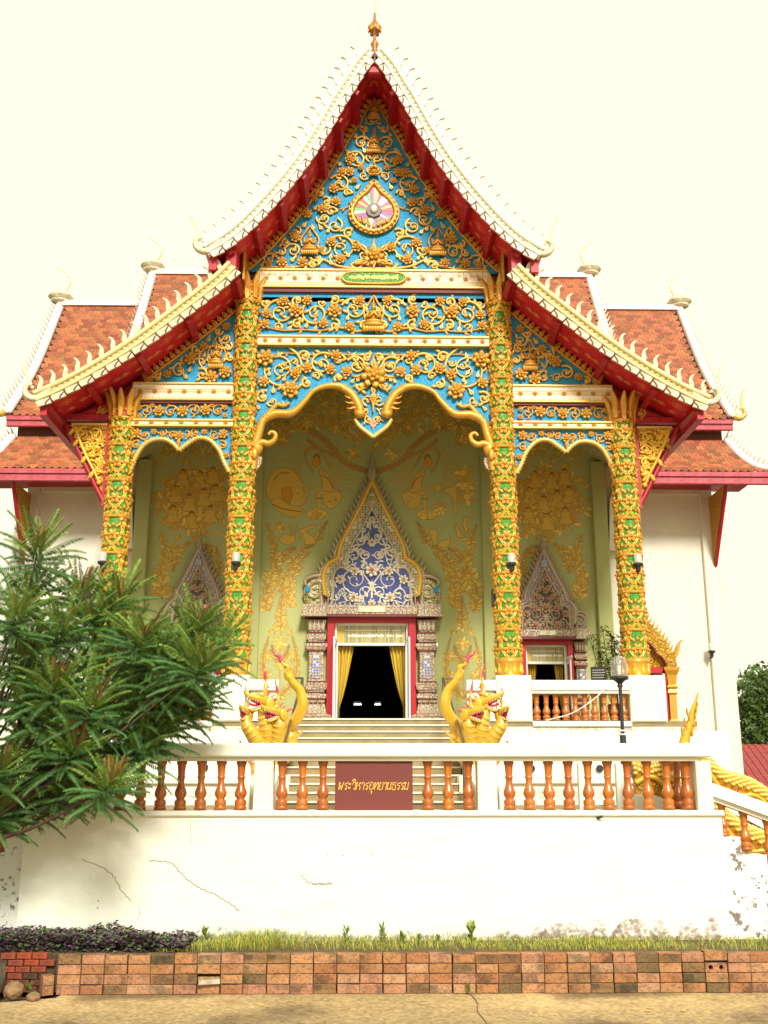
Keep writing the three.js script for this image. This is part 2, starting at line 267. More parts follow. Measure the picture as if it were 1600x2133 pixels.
function roofTier(pr, zf, zb, name, purlins, scaleStep, cm, gm) {
  const len = arc(pr).pop();
  for (const s of [1, -1]) {
    const shell = [...pr, ...offset(pr, .2).reverse()];
    const roof = mesh(name, ext(mir(shell, s), zf - .14 - zb, zb), mat.red, hall);
    mesh('soffit', ribbon(mir(offset(pr, -.012), s), zf - .02, zG - .05), mat.soffit, roof);
    for (const d of purlins) { const [x, y, a] = along(pr, d * len); const q = mesh('purlin', cbx(.12, .17, zf - zG - .1, .012), mat.red, roof); q.position.set(x * s + s * sin(a) * .1, y - cos(a) * .1, (zf + zG) / 2 - .05); q.rotation.z = a * s; }
    const band = mesh('bargeboard', ext(mir([...offset(pr, -.02), ...offset(pr, .22).reverse()], s), .14, zf - .14), cm, hall);
    mesh('bargeboard_moulding', [tube(mir(offset(pr, .19), s).map(p => V(p[0], p[1], zf + .02)), .05, 60, 6), tube(mir(offset(pr, .04), s).map(p => V(p[0], p[1], zf + .02)), .035, 60, 6)], gm, band);
    for (let d = .1, i = 0; d < len - .05; d += .12, i++) { const [x, y, a] = along(offset(pr, .115), d); put('bargeboard_boss', flowerGeo, gm, band, x * s, y, zf + .005, .05, a * s); }
    for (let d = .2; d < len - .02; d += .27) {                       // flame horns along the top
      const [x, y, a] = along(offset(pr, .21), d); const h = put('flame_horn', hornGeo, cm, band, x * s, y, zf - .07, .30 * (s), (a + .32) * s, .34, .3);
    }
    for (let d = scaleStep * .5, i = 0; d < len; d += scaleStep, i++) { // overlapping cream scales under the board, hook at each joint coloured dark as if shaded
      const [x, y, a] = along(offset(pr, -.06), d);
      const q = mesh('scale_plate', ext([[-.5, -.5], [.42, -.5], [.5, .5], [-.42, .5]].map(([u, v]) => [u * scaleStep * .96 * s, v * .12]), .05, -.02), cm, band); q.position.set(x * s, y, zf + .0); q.rotation.z = (a + .09) * s;
      const [hx, hy] = along(offset(pr, -.11), d); const k = put('hook', hornGeo, mat.maroon, band, hx * s, hy, zf + .03, .10 * s, (a + 1.0) * s, .21, .12);
    }
  }
}
roofTier(U, zB, -31, 'upper_roof', [.16, .29, .42, .55, .68, .81, .93], .29, mat.bargeGlare, mat.bargeGlare);
roofTier(Lp, zB - .12, -26.4, 'lower_roof', [.03, .30, .55, .79, .97], .30, mat.cream, mat.bargeGold);
// ridge finial (chofa) with rod
{
  const f = mesh('ridge_finial', [lathe([[0, 17.1], [.10, 17.2], [.05, 17.36], [.09, 17.46], [.035, 17.56], [.03, 17.7], [.10, 17.76], [.15, 17.86], [.06, 17.98], [.03, 18.1], [.02, 18.25], [0, 18.27]], 12).translate(0, 0, zB - .05)], S({ color: lin(.36, .13, .03), roughness: .45, metalness: .2 }), hall);
  mesh('rod', [tube([V(0, 18.2, zB - .05), V(.01, 18.5, zB - .02), V(0, 19.2, zB)], t => .018 * (1 - .7 * t), 10, 6)], mat.cream, f);
  for (let i = 0; i < 6; i++) { const a = i / 6 * 2 * PI; const q = mesh('finial_leaf', flameGeo, mat.gold, f); q.position.set(cos(a) * .12, 17.74, zB - .05 + sin(a) * .12); q.scale.set(.14, .2, .1); q.rotation.set(0, -a + PI / 2, 0); }
  mesh('ridge_board', cbx(.3, .5, .2, .03, 0, 17.0, zB - .15), mat.red, hall);
}
// eave-end finials: naga heads with crest
for (const s of [1, -1]) for (const [pr, zf] of [[U, zB], [Lp, zB - .12]]) {
  const e = pr[pr.length - 1], x = e[0], y = e[1];
  const f = mesh('eave_finial', [tube([[-.25, .28], [.0, .1], [.16, .10], [.27, .22], [.24, .36], [.14, .38]].map(p => V((x + p[0]) * s, y + p[1], zf - .04)), t => .10 * (1 - .55 * t), 18, 7)], mat.cream, hall);
  for (let k = 0; k < 4; k++) put('crest', hornGeo, mat.cream, f, (x + .12 + k * .05) * s, y + .30 + k * .09, zf - .04, .15 * s, -(.5 - k * .05) * s, .34, .2);
}
// eave fascias (run along the sides) and clerestory strip
for (const s of [1, -1]) {
  mesh('eave_fascia', [cbx(.16, .30, 6, .01, 3.24 * s, 12.34, -21.9)], mat.red, hall);
  mesh('fascia_block', [cbx(.26, .34, .14, .015, 3.17 * s, 12.2, zB - .35)], mat.red, hall);
  mesh('clerestory_board', [cbx(.22, .75, 5.0, .01, 2.89 * s, 12.4, -21.5)], mat.red, hall);
  mesh('gold_edge_board', [cbx(.05, .9, .3, .008, 2.69 * s, 12.75, zG + .35)], mat.gold, hall);
  mesh('eave_fascia', [cbx(.14, .26, 7.4, .01, 6.40 * s, 9.25, -22.7)], mat.red, hall);
  mesh('eave_beam', [cbx(1.0, .13, .16, .01, 5.86 * s, 9.44, zG - .02)], mat.red, hall);
}

// ---------- pediment ----------
const dirP = (list) => list;
{
  const outl = [...U, ...mir(U, -1).reverse()];
  mesh('pediment_backing', ext([...mir(offset(U, -.02), -1).filter(p => p[1] > 12.72).reverse(), ...offset(U, -.02).filter(p => p[1] > 12.72)], .12, zG - .2), mat.red, hall);
  const E = offset(U, -.17).filter(p => p[1] > 12.74 && p[0] > .01);
  E.push([E[E.length - 1][0] + .04, 12.74]); E.unshift([0, E[0][1] + .1]);
  const ped = mesh('pediment_panel', ext([...mir(E, -1).reverse(), ...E], .06, zG - .09), mat.blue, hall);
  for (const s of [1, -1]) mesh('pediment_border', tube(mir(E, s).map(p => V(p[0], p[1], zG)), .035, 50, 6), mat.gold, ped);
  const len = arc(E).pop();
  for (const s of [1, -1]) for (let d = .12; d < len; d += .14) { const [x, y, a] = along(offset(E, .02), d); put('edge_leaf', flameGeo, mat.gold, ped, x * s, y, zG - .03, .21, (a * 1) * s, .19, .26); }
  const z = zG + .0;
  scrolls(ped, [
    [...[-0.684,13.291], .34, 2.9, 1.6, -1], [...[-0.92,14.158], .13, 0, 1.3, 1], [...[-0.844,13.825], .19, 1.2, 1.4, -1],
    [...[-0.741,14.834], .24, 2.6, 1.5, -1], [...[-0.401,15.415], .24, 2.6, 1.5, -1], [...[-0.277,15.857], .17, .4, 1.5, 1], [...[-0.205,16.207], .11, 2.5, 1.3, 1],
    [...[-1.282,12.903], .13, 0, 1.3, 1], [...[-2.222,13.006], .17, .3, 1.4, 1], [...[-1.717,13.225], .18, 2.8, 1.4, -1], [...[-1.864,13.405], .11, 2, 1.2, 1],
    [...[-1.154,14.607], .13, 1, 1.3, 1], [...[-1.083,13.995], .16, 3, 1.4, 1], [...[-1.062,13.254], .14, .5, 1.3, -1], [...[-0.343,12.945], .15, 3.4, 1.2, 1], [...[-1.665,13.68], .12, 1.5, 1.3, -1], [...[-0.543,13.645], .13, .8, 1.3, 1], [...[-1.027,14.399], .12, 2.2, 1.2, -1], [...[-0.583,14.613], .10, 0, 1.2, 1], [...[-1.972,13.2], .10, 1, 1.2, -1]], z, mat.goldVine, .031);
  for (const s of [1, -1]) vine(ped, mir(pairs([-0.026,12.813, -0.444,12.821, -0.802,12.885, -1.131,13.028, -1.414,12.89, -1.82,12.831, -2.126,12.839, -2.38,12.826]), -s), z, .034, mat.goldVine, 8);
  for (const s of [1, -1]) vine(ped, mir(pairs([-0.177,14.664, -0.322,14.5, -0.456,14.359, -0.631,14.241, -0.817,14.216]), -s), z, .022, mat.gold, 4);
  flowers(ped, [...[-1.956,12.953, -1.517,12.957, -0.819,14.39, -0.875,14.703, -0.535,15.118, -0.712,13.02, -0.356,13.306, -1.436,14.095, -1.107,14.213, -1.672,13.52, -0.911,13.425, -0.537,15.425, -0.702,15.104]], z + .02, .125, mat.gold);
  flowers(ped, [...[-1.287,14.455, -2.23,12.905, -1.134,13.253, -0.284,15.227, -0.429,14.919]], z + .02, .08, mat.gold);
  for (const [x, y, h] of [[0, [-0.036,16.427][1], .42], [0, [-0.034,15.585][1], .5], [0, [-0.032,15.017][1], .34]]) { put('deity_figure', deityGeo, mat.gold, ped, x, y, z, h * .8, 0, h, .5); put('flame_leaf', flameGeo, mat.gold, ped, x, y + h * .3, z - .03, h * .75, 0, h, .2); }
  for (const s of [1, -1]) {
    const [x, y] = [-1.367,13.127]; put('deity_figure', deityGeo, mat.gold, ped, -x * s, y, z + .01, .44, 0, .56, .5);
    mesh('halo', tube(smooth([[-.2, .3], [-.24, .55], [-.1, .85], [0, 1.02], [.1, .85], [.24, .55], [.2, .3]], 18).map(p => V(-x * s + p[0] * .8, y + p[1] * .66, z)), .022, 24, 6), mat.gold, ped);
  }
  occ.get(ped).push([0, [-0.03,14.167][1], .62], [0, [-0.028,13.719][1], .3], [0, [-0.031,14.642][1], .3], ...[1, -1].map(q => [[-1.367,13.127][0] * q, [-1.371,13.364][1], .34]));
  put('flower', flowerGeo, mat.gold, ped, 0, [-0.027,13.094][1], z + .02, .24, 0);
  for (const s of [1, -1]) { put('flame_leaf', flameGeo, mat.gold, ped, .14 * s, [-0.027,13.207][1], z, .2, -.8 * s, .34, .3); put('flame_leaf', flameGeo, mat.gold, ped, .12 * s, [-0.026,12.982][1], z, .2, -1.9 * s, .3, .3); }
  put('flame_leaf', flameGeo, mat.gold, ped, 0, [-0.027,13.038][1], z, .22, PI, .28, .3); put('flame_leaf', flameGeo, mat.gold, ped, 0, [-0.027,13.151][1], z, .24, 0, .36, .3);
  filler(ped, [...mir(E, -1).reverse(), ...E], z, 90, 71, mat.goldVine, .022);
  // teardrop medallion with coloured rays
  const [mx, my] = [0, [-0.03,14.167][1]];
  const drop = smooth([[0, .66], [.16, .46], [.36, .26], [.47, .02], [.42, -.22], [.25, -.40], [0, -.48], [-.25, -.40], [-.42, -.22], [-.47, .02], [-.36, .26], [-.16, .46]], 60, true).map(([x, y]) => [x + mx, y + my]);
  const med = mesh('medallion', ext(drop, .03, z - .01), S({ color: lin(.8, .76, .68), roughness: .4 }), hall);
  mesh('medallion_frame', [tube([...drop, drop[0]].map(p => V(p[0], p[1], z + .04)), .055, 80, 7), tube([...drop, drop[0]].map(p => V(mx + (p[0] - mx) * 1.13, my + (p[1] - my) * 1.13, z + .03)), .03, 80, 6)], mat.gold, med);
  const beadG = ell(.032, .032, .03);
  mesh('medallion_beads', drop.map((p, i) => beadG.clone().translate(mx + (p[0] - mx) * 1.07, my + (p[1] - my) * 1.07, z + .085)).filter((_, i) => i % 2 === 0), mat.goldPale, med);
  const cols = [[.55, .01, .04], [.8, .76, .68], [.05, .40, .03], [.78, .56, .06], [.10, .10, .55], [.8, .76, .68], [.45, .01, .2], [.6, .02, .03]].map(c => S({ color: lin(...c), roughness: .35 }));
  const rim = a => { let best = .3; for (const p of drop) { const b = Math.atan2(p[1] - my, p[0] - mx); if (Math.abs(Math.atan2(sin(a - b), cos(a - b))) < .06) best = Math.hypot(p[0] - mx, p[1] - my); } return best * .93; };
  for (let i = 0; i < 28; i++) { const a0 = i / 28 * 2 * PI, a1 = (i + 1) / 28 * 2 * PI - .03, r0 = .1; mesh('ray', ext([[cos(a0) * r0, sin(a0) * r0], [cos(a0) * rim(a0), sin(a0) * rim(a0)], [cos(a1) * rim(a1), sin(a1) * rim(a1)], [cos(a1) * r0, sin(a1) * r0]].map(([x, y]) => [x + mx, y + my]), .02, z + .018), cols[(i * 3 + (i >> 2)) % 8], med); }
  mesh('medallion_hub', [flat(new THREE.CylinderGeometry(.17, .18, .05, 8)).rotateX(PI / 2).translate(mx, my, z + .06)], S({ color: lin(.16, .13, .11), roughness: .5 }), med);
  mesh('medallion_boss', [ell(.075, .10, .06, mx, my + .01, z + .1, 2)], S({ color: lin(.72, .68, .6), roughness: .25 }), med);
  for (let k = -3; k <= 3; k++) put('flame_leaf', flameGeo, mat.gold, med, mx + k * .09, my - .43 + Math.abs(k) * .045, z + .05, .13, -k * .22, .2, .2);
}

// ---------- beams and blue panels between the inner columns ----------
function beamOf(x0, x1, y0, y1, z, dep, parent = hall) {
  const b = mesh('carved_beam', bx(x1 - x0, y1 - y0, dep, (x0 + x1) / 2, (y0 + y1) / 2, z - dep / 2), mat.beam, parent);
  mesh('beam_moulding', [cbx(x1 - x0, .045, dep + .06, .008, (x0 + x1) / 2, y1 - .02, z - dep / 2), cbx(x1 - x0, .045, dep + .06, .008, (x0 + x1) / 2, y0 + .02, z - dep / 2)], mat.goldPale, b);
  for (let x = x0 + .16; x < x1 - .1; x += .3) flower(b, x, (y0 + y1) / 2, z + .0, .055, mat.gold);
  return b;
}
{
  const b1 = beamOf(-2.42, 2.42, 12.31, 12.735, zG + .12, .4); beamOf(-2.40, 2.40, 10.99, 11.215, zG + .14, .36);
  const plq = ext(smooth([[-.68, 0], [-.6, .09], [-.5, .12], [.5, .12], [.6, .09], [.68, 0], [.6, -.09], [.5, -.12], [-.5, -.12], [-.6, -.09]], 40, true).map(([x, y]) => [x, y + 12.53]), .05, zG + .11, .015);
  const plaque = mesh('name_plaque', plq, mat.green, b1); mesh('plaque_rim', tube(smooth([[-.68, 0], [-.6, .09], [-.5, .12], [.5, .12], [.6, .09], [.68, 0], [.6, -.09], [.5, -.12], [-.5, -.12], [-.6, -.09], [-.68, 0]], 50).map(([x, y]) => V(x, y + 12.53, zG + .16)), .022, 60, 6), mat.goldYellow, b1);
  mesh('plaque_lettering', (() => { const a = [], r = rngOf(3); for (let i = 0; i < 26; i++) a.push(bx(.02 + r() * .018, .05 + r() * .06, .012, -.5 + i * .04, 12.53 + (r() - .5) * .04, zG + .166)); return a; })(), mat.goldYellow, b1);
  mesh('red_beam', cbx(4.84, .09, .5, .01, 0, 12.26, zG - .15), mat.maroon, hall);
  const fr = mesh('frieze_panel', bx(4.8, .99, .08, 0, 11.715, zG - .04), mat.blue, hall), z = zG + .03;
  mesh('frieze_surround', [bx(4.8, .09, .05, 0, 12.17, zG + .01), bx(4.8, .09, .05, 0, 11.26, zG + .01)], mat.blue, fr);
  scrolls(fr, [[...[-1.947,11.779], .33, 3.0, 1.7, -1], [...[-1.222,11.763], .30, 2.4, 1.7, 1], [...[-0.407,11.857], .28, 2.8, 1.7, -1], [...[-1.59,11.52], .12, 1, 1.3, 1], [...[-0.816,11.505], .14, 2, 1.3, -1], [...[-1.601,12.045], .12, 4, 1.3, -1], [...[-0.823,12.095], .12, 4, 1.3, 1], [...[-2.245,11.995], .11, 3, 1.2, 1], [...[-0.203,11.499], .10, 1, 1.2, 1]], z, mat.goldVine, .034);
  for (const s of [1, -1]) vine(fr, mir(pairs([-0.032,11.424, -0.383,11.356, -0.735,11.451, -1.086,11.372, -1.487,11.391, -1.887,11.366, -2.189,11.429]), -s), z, .03, mat.gold, 9);
  flowers(fr, [...[-1.636,11.803, -0.82,11.81]], z + .02, .17, mat.gold); flowers(fr, [...[-2.271,11.504, -1.883,12.031, -1.048,11.524, -0.505,11.464, -0.287,12.056, -2.238,11.744, -1.399,12.047]], z + .02, .12, mat.gold);
  put('deity_figure', deityGeo, mat.gold, fr, 0, 11.36, z, .55, 0, .7, .6);
  mesh('halo', tube(smooth([[-.2, .3], [-.25, .6], [-.1, .9], [0, 1.1], [.1, .9], [.25, .6], [.2, .3]], 18).map(p => V(p[0] * .8, 11.36 + p[1] * .74, z)), .026, 24, 6), mat.gold, fr);
  filler(fr, [[-2.36, 11.32], [2.36, 11.32], [2.36, 12.12], [-2.36, 12.12]], z, 40, 72, mat.goldVine, .022);
  // arch panel
  const half = pairs([-2.461,8.635, -2.472,8.962, -2.324,9.219, -2.202,9.416, -2.009,9.521, -1.667,9.544, -1.407,9.795, -1.224,10.027, -0.879,10.145, -0.572,10.073, -0.393,9.844, -0.312,9.552, -0.37,9.427, -0.291,9.283, -0.016,9.037]).map(([x, y]) => [x, y]);
  half[half.length - 1][0] = 0; const curve = half.slice(0, 12), sm = smooth(curve, 40), bot = [...sm, ...half.slice(12)];
  const full = [[-2.41, 10.985], ...[[-2.41, 8.7]], ...bot.filter(p => p[0] > -2.4), ...mir(bot.filter(p => p[0] > -2.4 && p[0] < -.01), -1).reverse(), [2.41, 8.7], [2.41, 10.985]];
  const ar = mesh('arch_panel', ext(full, .10, zG - .07), mat.blue, hall), za = zG + .06;
  for (const s of [1, -1]) {
    mesh('arch_moulding', [tube(mir(sm.filter(p => p[0] > -2.36), s).map(p => V(p[0], p[1], zG + .05)), t => .075 + .02 * sin(t * 9), 70, 8)], mat.gold, ar);
    mesh('pendant_rim', [tube(mir(half.slice(12), s).map(p => V(p[0], p[1], zG + .05)), .045, 16, 6)], mat.goldPale, ar);
    // elephant-headed bracket: trunk curling out
    mesh('elephant_bracket', [tube(mir(pairs([-2.251,9.395, -2.32,9.096, -2.39,8.839, -2.402,8.585, -2.423,8.332]), s).map(p => V(p[0], p[1], zG + .06)), t => .10 - .04 * Math.abs(t - .55), 24, 8),
      tube(mir(pairs([-2.351,8.84, -2.236,8.891, -2.119,8.872, -2.004,8.944, -1.978,9.067, -2.067,9.118, -2.124,9.056]), s).map(p => V(p[0], p[1], zG + .10)), t => .085 * (1 - .6 * t), 26, 8),
      ell(.13, .17, .1, [-2.35,8.789][0] * s, [-2.35,8.789][1], zG + .08), ell(.06, .12, .04, [-2.384,8.636][0] * s, [-2.384,8.636][1], zG + .17)], mat.gold, ar);
    mesh('bracket_foot', ext(mir(smooth(pairs([-2.461,8.635, -2.257,8.616, -2.271,8.434, -2.392,8.282, -2.467,8.211]), 16).concat([[-2.45, 8.25], [-2.45, 8.7]]), s), .08, zG - .03), mat.jewel, ar);
    // naga heads either side of the pendant
    mesh('naga_head', [tube(mir(pairs([-0.632,10.073, -0.473,9.969, -0.353,9.802, -0.273,9.615, -0.272,9.449]), s).map(p => V(p[0], p[1], zG + .10)), t => .07 + .05 * t * (1 - t) * 2, 20, 8), ell(.12, .10, .10, [-0.272,9.511][0] * s, [-0.272,9.511][1], zG + .12),
      ...[0, 1, 2, 3].map(k => horn(.12 * s, .2, .3).rotateZ((.9 + k * .25) * s).translate([-0.442,9.906][0] * s + .03 * k * s, [-0.442,9.906][1] - .09 * k, zG + .12))], mat.gold, ar);
    mesh('flame_scroll', [tube(mir(pairs([-2.202,9.416, -2.08,9.583, -1.965,9.708, -1.827,9.688, -1.711,9.752]), s).map(p => V(p[0], p[1], zG + .08)), t => .055 * (1 - .6 * t) + .012, 20, 6), tube(mir(pairs([-2.175,9.499, -2.249,9.354, -2.315,9.25, -2.341,9.147]), s).map(p => V(p[0], p[1], zG + .08)), t => .05 * (1 - .7 * t) + .01, 14, 6)], mat.gold, ar);
  }
  mesh('pendant_star', ext(Array.from({ length: 16 }, (_, i) => { const r = i % 4 === 0 ? .15 : i % 2 ? .075 : .1; return [sin(i / 16 * 2 * PI) * r * .8, 9.33 + cos(i / 16 * 2 * PI) * r]; }), .03, zG + .03), S({ color: lin(.45, .26, .18), roughness: .5 }), ar);
  scrolls(ar, [[...[-1.926,10.508], .50, 1.2, 1.9, -1], [...[-1.064,10.61], .28, .6, 1.6, 1], [...[-0.348,10.583], .22, 2.6, 1.5, -1], [...[-2.265,9.884], .15, 1, 1.4, 1], [...[-1.425,10.778], .14, 3, 1.3, -1], [...[-0.717,10.708], .14, 0, 1.3, 1], [...[-0.246,10.139], .11, 3, 1.3, 1], [...[-1.365,10.194], .12, 2, 1.2, 1], [...[-0.713,10.305], .10, 4, 1.2, -1], [...[-0.12,10.755], .10, 1, 1.2, 1]], za, mat.goldVine, .034);
  for (const s of [1, -1]) vine(ar, mir(pairs([-0.03,10.842, -0.479,10.817, -0.879,10.857, -1.376,10.81, -1.775,10.85, -2.171,10.783]), -s), za, .024, mat.gold, 10);
  flowers(ar, [...[-2.229,10.729, -1.697,10.034]], za + .02, .2, mat.gold); flowers(ar, [...[-1.606,10.404, -0.884,10.484, -0.556,10.443, -2.254,10.21, -0.778,10.804, -1.371,10.512]], za + .02, .13, mat.gold);
  flower(ar, 0, [-0.019,10.331][1], za + .03, .27, mat.gold);
  for (let k = 0; k < 8; k++) put('flame_leaf', flameGeo, mat.gold, ar, sin(k / 8 * 2 * PI) * .16, [-0.019,10.331][1] + cos(k / 8 * 2 * PI) * .2, za - .02, .2, -k / 8 * 2 * PI, .28, .3);
  filler(ar, full.map(([x, y]) => [x, y > 10.9 ? y - .05 : y + .1]), za, 60, 73, mat.goldVine, .022);
  put('flame_leaf', flameGeo, mat.gold, ar, 0, [-0.018,9.993][1], za, .2, PI, .45, .3); flower(ar, 0, [-0.018,9.857][1], za + .04, .09, mat.gold);
}
// ---------- side bays ----------
for (const s of [1, -1]) {
  const sx = -s;                                                     // traced on the left, mirrored for the right
  const C = offset(Lp, -.17).filter(p => p[0] > 2.9 && p[1] > 10.2);
  mesh('side_gable_backing', ext(mir([[2.85, 11.7], ...offset(Lp, -.02).filter(p => p[0] > 2.86 && p[1] > 9.3), [5.3, 9.3], [2.85, 9.3]], s), .1, zG - .26), mat.red, hall);
  const tri = mesh('side_gable_panel', ext(mir([[2.86, 10.17], [2.86, C[0][1] + .05], ...C, [C[C.length - 1][0] + .05, 10.17]], s), .06, zG - .09), mat.blue, hall), z = zG;
  mesh('side_gable_border', tube(mir(C, s).map(p => V(p[0], p[1], zG)), .035, 30, 6), mat.gold, tri);
  const len = arc(C).pop(); for (let d = .08; d < len; d += .14) { const [x, y, a] = along(offset(C, .02), d); put('edge_leaf', flameGeo, mat.gold, tri, x * s, y, zG - .03, .21, a * s, .19, .26); }
  scrolls(tri, [[...[-3.36,10.71], .34, .8, 1.6, 1], [...[-4.003,10.483], .17, 1, 1.5, 1], [...[-3.545,10.391], .14, 2, 1.3, -1], [...[-3.081,11.195], .14, 3, 1.4, 1], [...[-3.237,11.355], .1, 0, 1.2, -1], [...[-4.428,10.311], .09, 1, 1.3, 1], [...[-2.965,10.767], .1, 2, 1.2, 1], [...[-3.024,11.012], .1, 1, 1.2, -1], [...[-3.667,10.922], .12, 2, 1.3, 1]], z, mat.goldVine, .031, false, sx);
  flowers(tri, [...[-3.777,10.729, -3.062,10.436, -3.344,10.329]], z + .02, .15, mat.gold, false, sx); flowers(tri, [...[-4.245,10.386, -3.071,11.454, -3.522,11.009, -4.623,10.278]], z + .02, .1, mat.gold, false, sx);
  { const [x, y] = [-3.253,10.52]; put('deity_figure', deityGeo, mat.gold, tri, x * sx, y, z + .01, .38, 0, .58, .5); mesh('halo', tube(smooth([[-.2, .3], [-.24, .55], [-.1, .85], [0, 1.1], [.1, .85], [.24, .55], [.2, .3]], 18).map(p => V(x * sx + p[0] * .75, y + p[1] * .66, z)), .02, 24, 6), mat.gold, tri); }
  filler(tri, mir([[2.9, 10.2], [2.9, C[0][1]], ...C], s), z, 50, 74 + s, mat.goldVine, .02, 1);
  const b = beamOf(Math.min(s * 2.86, s * 4.92), Math.max(s * 2.86, s * 4.92), 9.79, 10.17, zG + .1, .36);
  mesh('red_beam', cbx(2.06, .06, .4, .01, s * 3.89, 9.76, zG - .12), mat.maroon, hall);
  const fr = mesh('side_frieze_panel', bx(2.04, .36, .08, s * 3.88, 9.555, zG - .04), mat.blue, hall);
  scrolls(fr, [[...[-4.633,9.567], .15, 3, 1.5, -1], [...[-4.135,9.57], .15, 0, 1.5, 1], [...[-3.657,9.594], .15, 3, 1.5, -1], [...[-3.168,9.597], .15, 0, 1.5, 1]], zG + .03, mat.gold, .024, false, sx);
  flowers(fr, [...[-4.37,9.579, -3.89,9.571, -3.422,9.605]], zG + .04, .13, mat.gold, false, sx); flowers(fr, [...[-4.764,9.649, -4.753,9.462, -3.023,9.66, -3.017,9.494, -4.513,9.702, -3.29,9.71]], zG + .04, .06, mat.gold, false, sx);
  beamOf(Math.min(s * 2.84, s * 4.95), Math.max(s * 2.84, s * 4.95), 9.215, 9.375, zG + .12, .32);
  const low = smooth(pairs([-4.887,8.279, -4.772,8.613, -4.64,8.837, -4.462,8.95, -4.21,8.962, -4.031,8.861, -3.918,8.739]), 20), low2 = smooth(pairs([-3.918,8.739, -3.769,8.862, -3.562,8.996, -3.337,8.967, -3.115,8.744, -2.987,8.46, -2.894,8.289]), 20);
  const ar = mesh('side_arch_panel', ext(mir([[-4.95, 9.21], [-4.95, low[0][1]], ...low, ...low2.slice(1), [-2.84, low2[20][1]], [-2.84, 9.21]], sx), .1, zG - .07), mat.blue, hall);
  for (const c of [low, low2]) mesh('rope_moulding', tube(mir(c, sx).map(p => V(p[0], p[1], zG + .045)), t => .05 + .012 * sin(t * 130), 90, 7), mat.goldPale, ar);
  const zz = zG + .05;
  scrolls(ar, [[...[-4.623,9.052], .12, 3, 1.4, 1], [...[-4.267,9.105], .09, 1, 1.3, -1], [...[-3.606,9.119], .09, 2, 1.3, 1], [...[-3.225,9.08], .12, 0, 1.4, -1], [...[-4.785,8.846], .1, 1, 1.3, 1], [...[-3.051,8.846], .1, 2, 1.3, -1], [...[-4.07,9.055], .08, 1, 1.2, 1], [...[-3.769,9.067], .08, 2, 1.2, -1]], zz, mat.gold, .022, false, sx);
  flowers(ar, [...[-4.78,9.081, -3.933,9.035, -3.04,9.081]], zz + .02, .11, mat.gold, false, sx); flowers(ar, [...[-4.831,8.643, -2.965,8.633, -4.442,9.124, -3.422,9.13, -4.821,8.471]], zz + .02, .07, mat.gold, false, sx);
  put('flame_leaf', flameGeo, mat.gold, ar, [-3.929,8.953][0] * sx, [-3.929,8.953][1], zz, .12, PI, .2, .3);
}

// ---------- columns ----------
function columnGeos(h) {                                             // gilded relief wrapped round a shaft of height h
  const R = .225, rel = [], ros = [];
  const N = 4, dh = .74, wrap = (a, y, r) => V(cos(a) * r, y, sin(a) * r);
  for (const d of [1, -1]) for (let k = 0; k < N; k++) for (const off of [0, .055]) {
    const p = []; const n = Math.round(h / .1);
    for (let i = 0; i <= n; i++) { const y = i / n * h, ph = y / dh; p.push(wrap(k / N * 2 * PI + d * (ph * PI / N * 2 + .16 * sin(ph * 2 * PI)) + off * 3 * d, y, R + .012)); }
    rel.push(flat(tube(p, .017, n * 2, 5)));
  }
  const petal = oct(.07, .038, .04), bud = oct(.052, .028, .035), knob = ell(.032, .032, .04, 0, 0, 0, 0);
  for (let j = 0; j * dh / 2 < h - .1; j++) for (let k = 0; k < N; k++) {
    const y = j * dh / 2 + .2, a = (k + (j % 2) * .5) / N * 2 * PI, at = (g, du, dv, dr, rz) => { const q = g.clone(); q.rotateZ(rz).translate(du, dv, 0); const P = q.attributes.position; for (let i = 0; i < P.count; i++) { const u = P.getX(i), v = P.getY(i), w = P.getZ(i); const aa = a + u / R, rr = R + dr + w; P.setXYZ(i, cos(aa) * rr, y + v, sin(aa) * rr); } q.computeVertexNormals(); return q; };
    for (let i = 0; i < 6; i++) ros.push(at(petal, cos(i / 3 * PI) * .065, sin(i / 3 * PI) * .065, .02, i / 3 * PI));
    ros.push(at(knob, 0, 0, .05, 0));
    for (const u of [-1, 1]) for (const v of [-1, 1]) ros.push(at(bud, u * .07, v * .17, .015, u * v * 1.0));
    for (const v of [-1, 1]) ros.push(at(bud, 0, v * .2, .02, PI / 2));
    for (const u of [-1, 1]) { ros.push(at(bud, u * .15, 0, .015, 0)); }
  }
  return [join(rel), join(ros)];
}
const petalGeo = (() => {                                            // tall lotus petal of the capitals, curving outwards
  const g = ext(smooth([[-.045, 0], [.045, 0], [.07, .3], [.095, .55], [.08, .75], [0, 1.02], [-.08, .75], [-.095, .55], [-.07, .3]], 26, true), .05, -.02, .018), P = g.attributes.position;
  for (let i = 0; i < P.count; i++) { const y = P.getY(i), x = P.getX(i); P.setZ(i, P.getZ(i) + .02 + .10 * y * y - 2.2 * x * x); }
  g.computeVertexNormals(); return g;
})();
const colIn = columnGeos(7.55), colOut = columnGeos(4.95);
const shaftG = h => new THREE.CylinderGeometry(.225, .235, h, 24).translate(0, h / 2, 0);
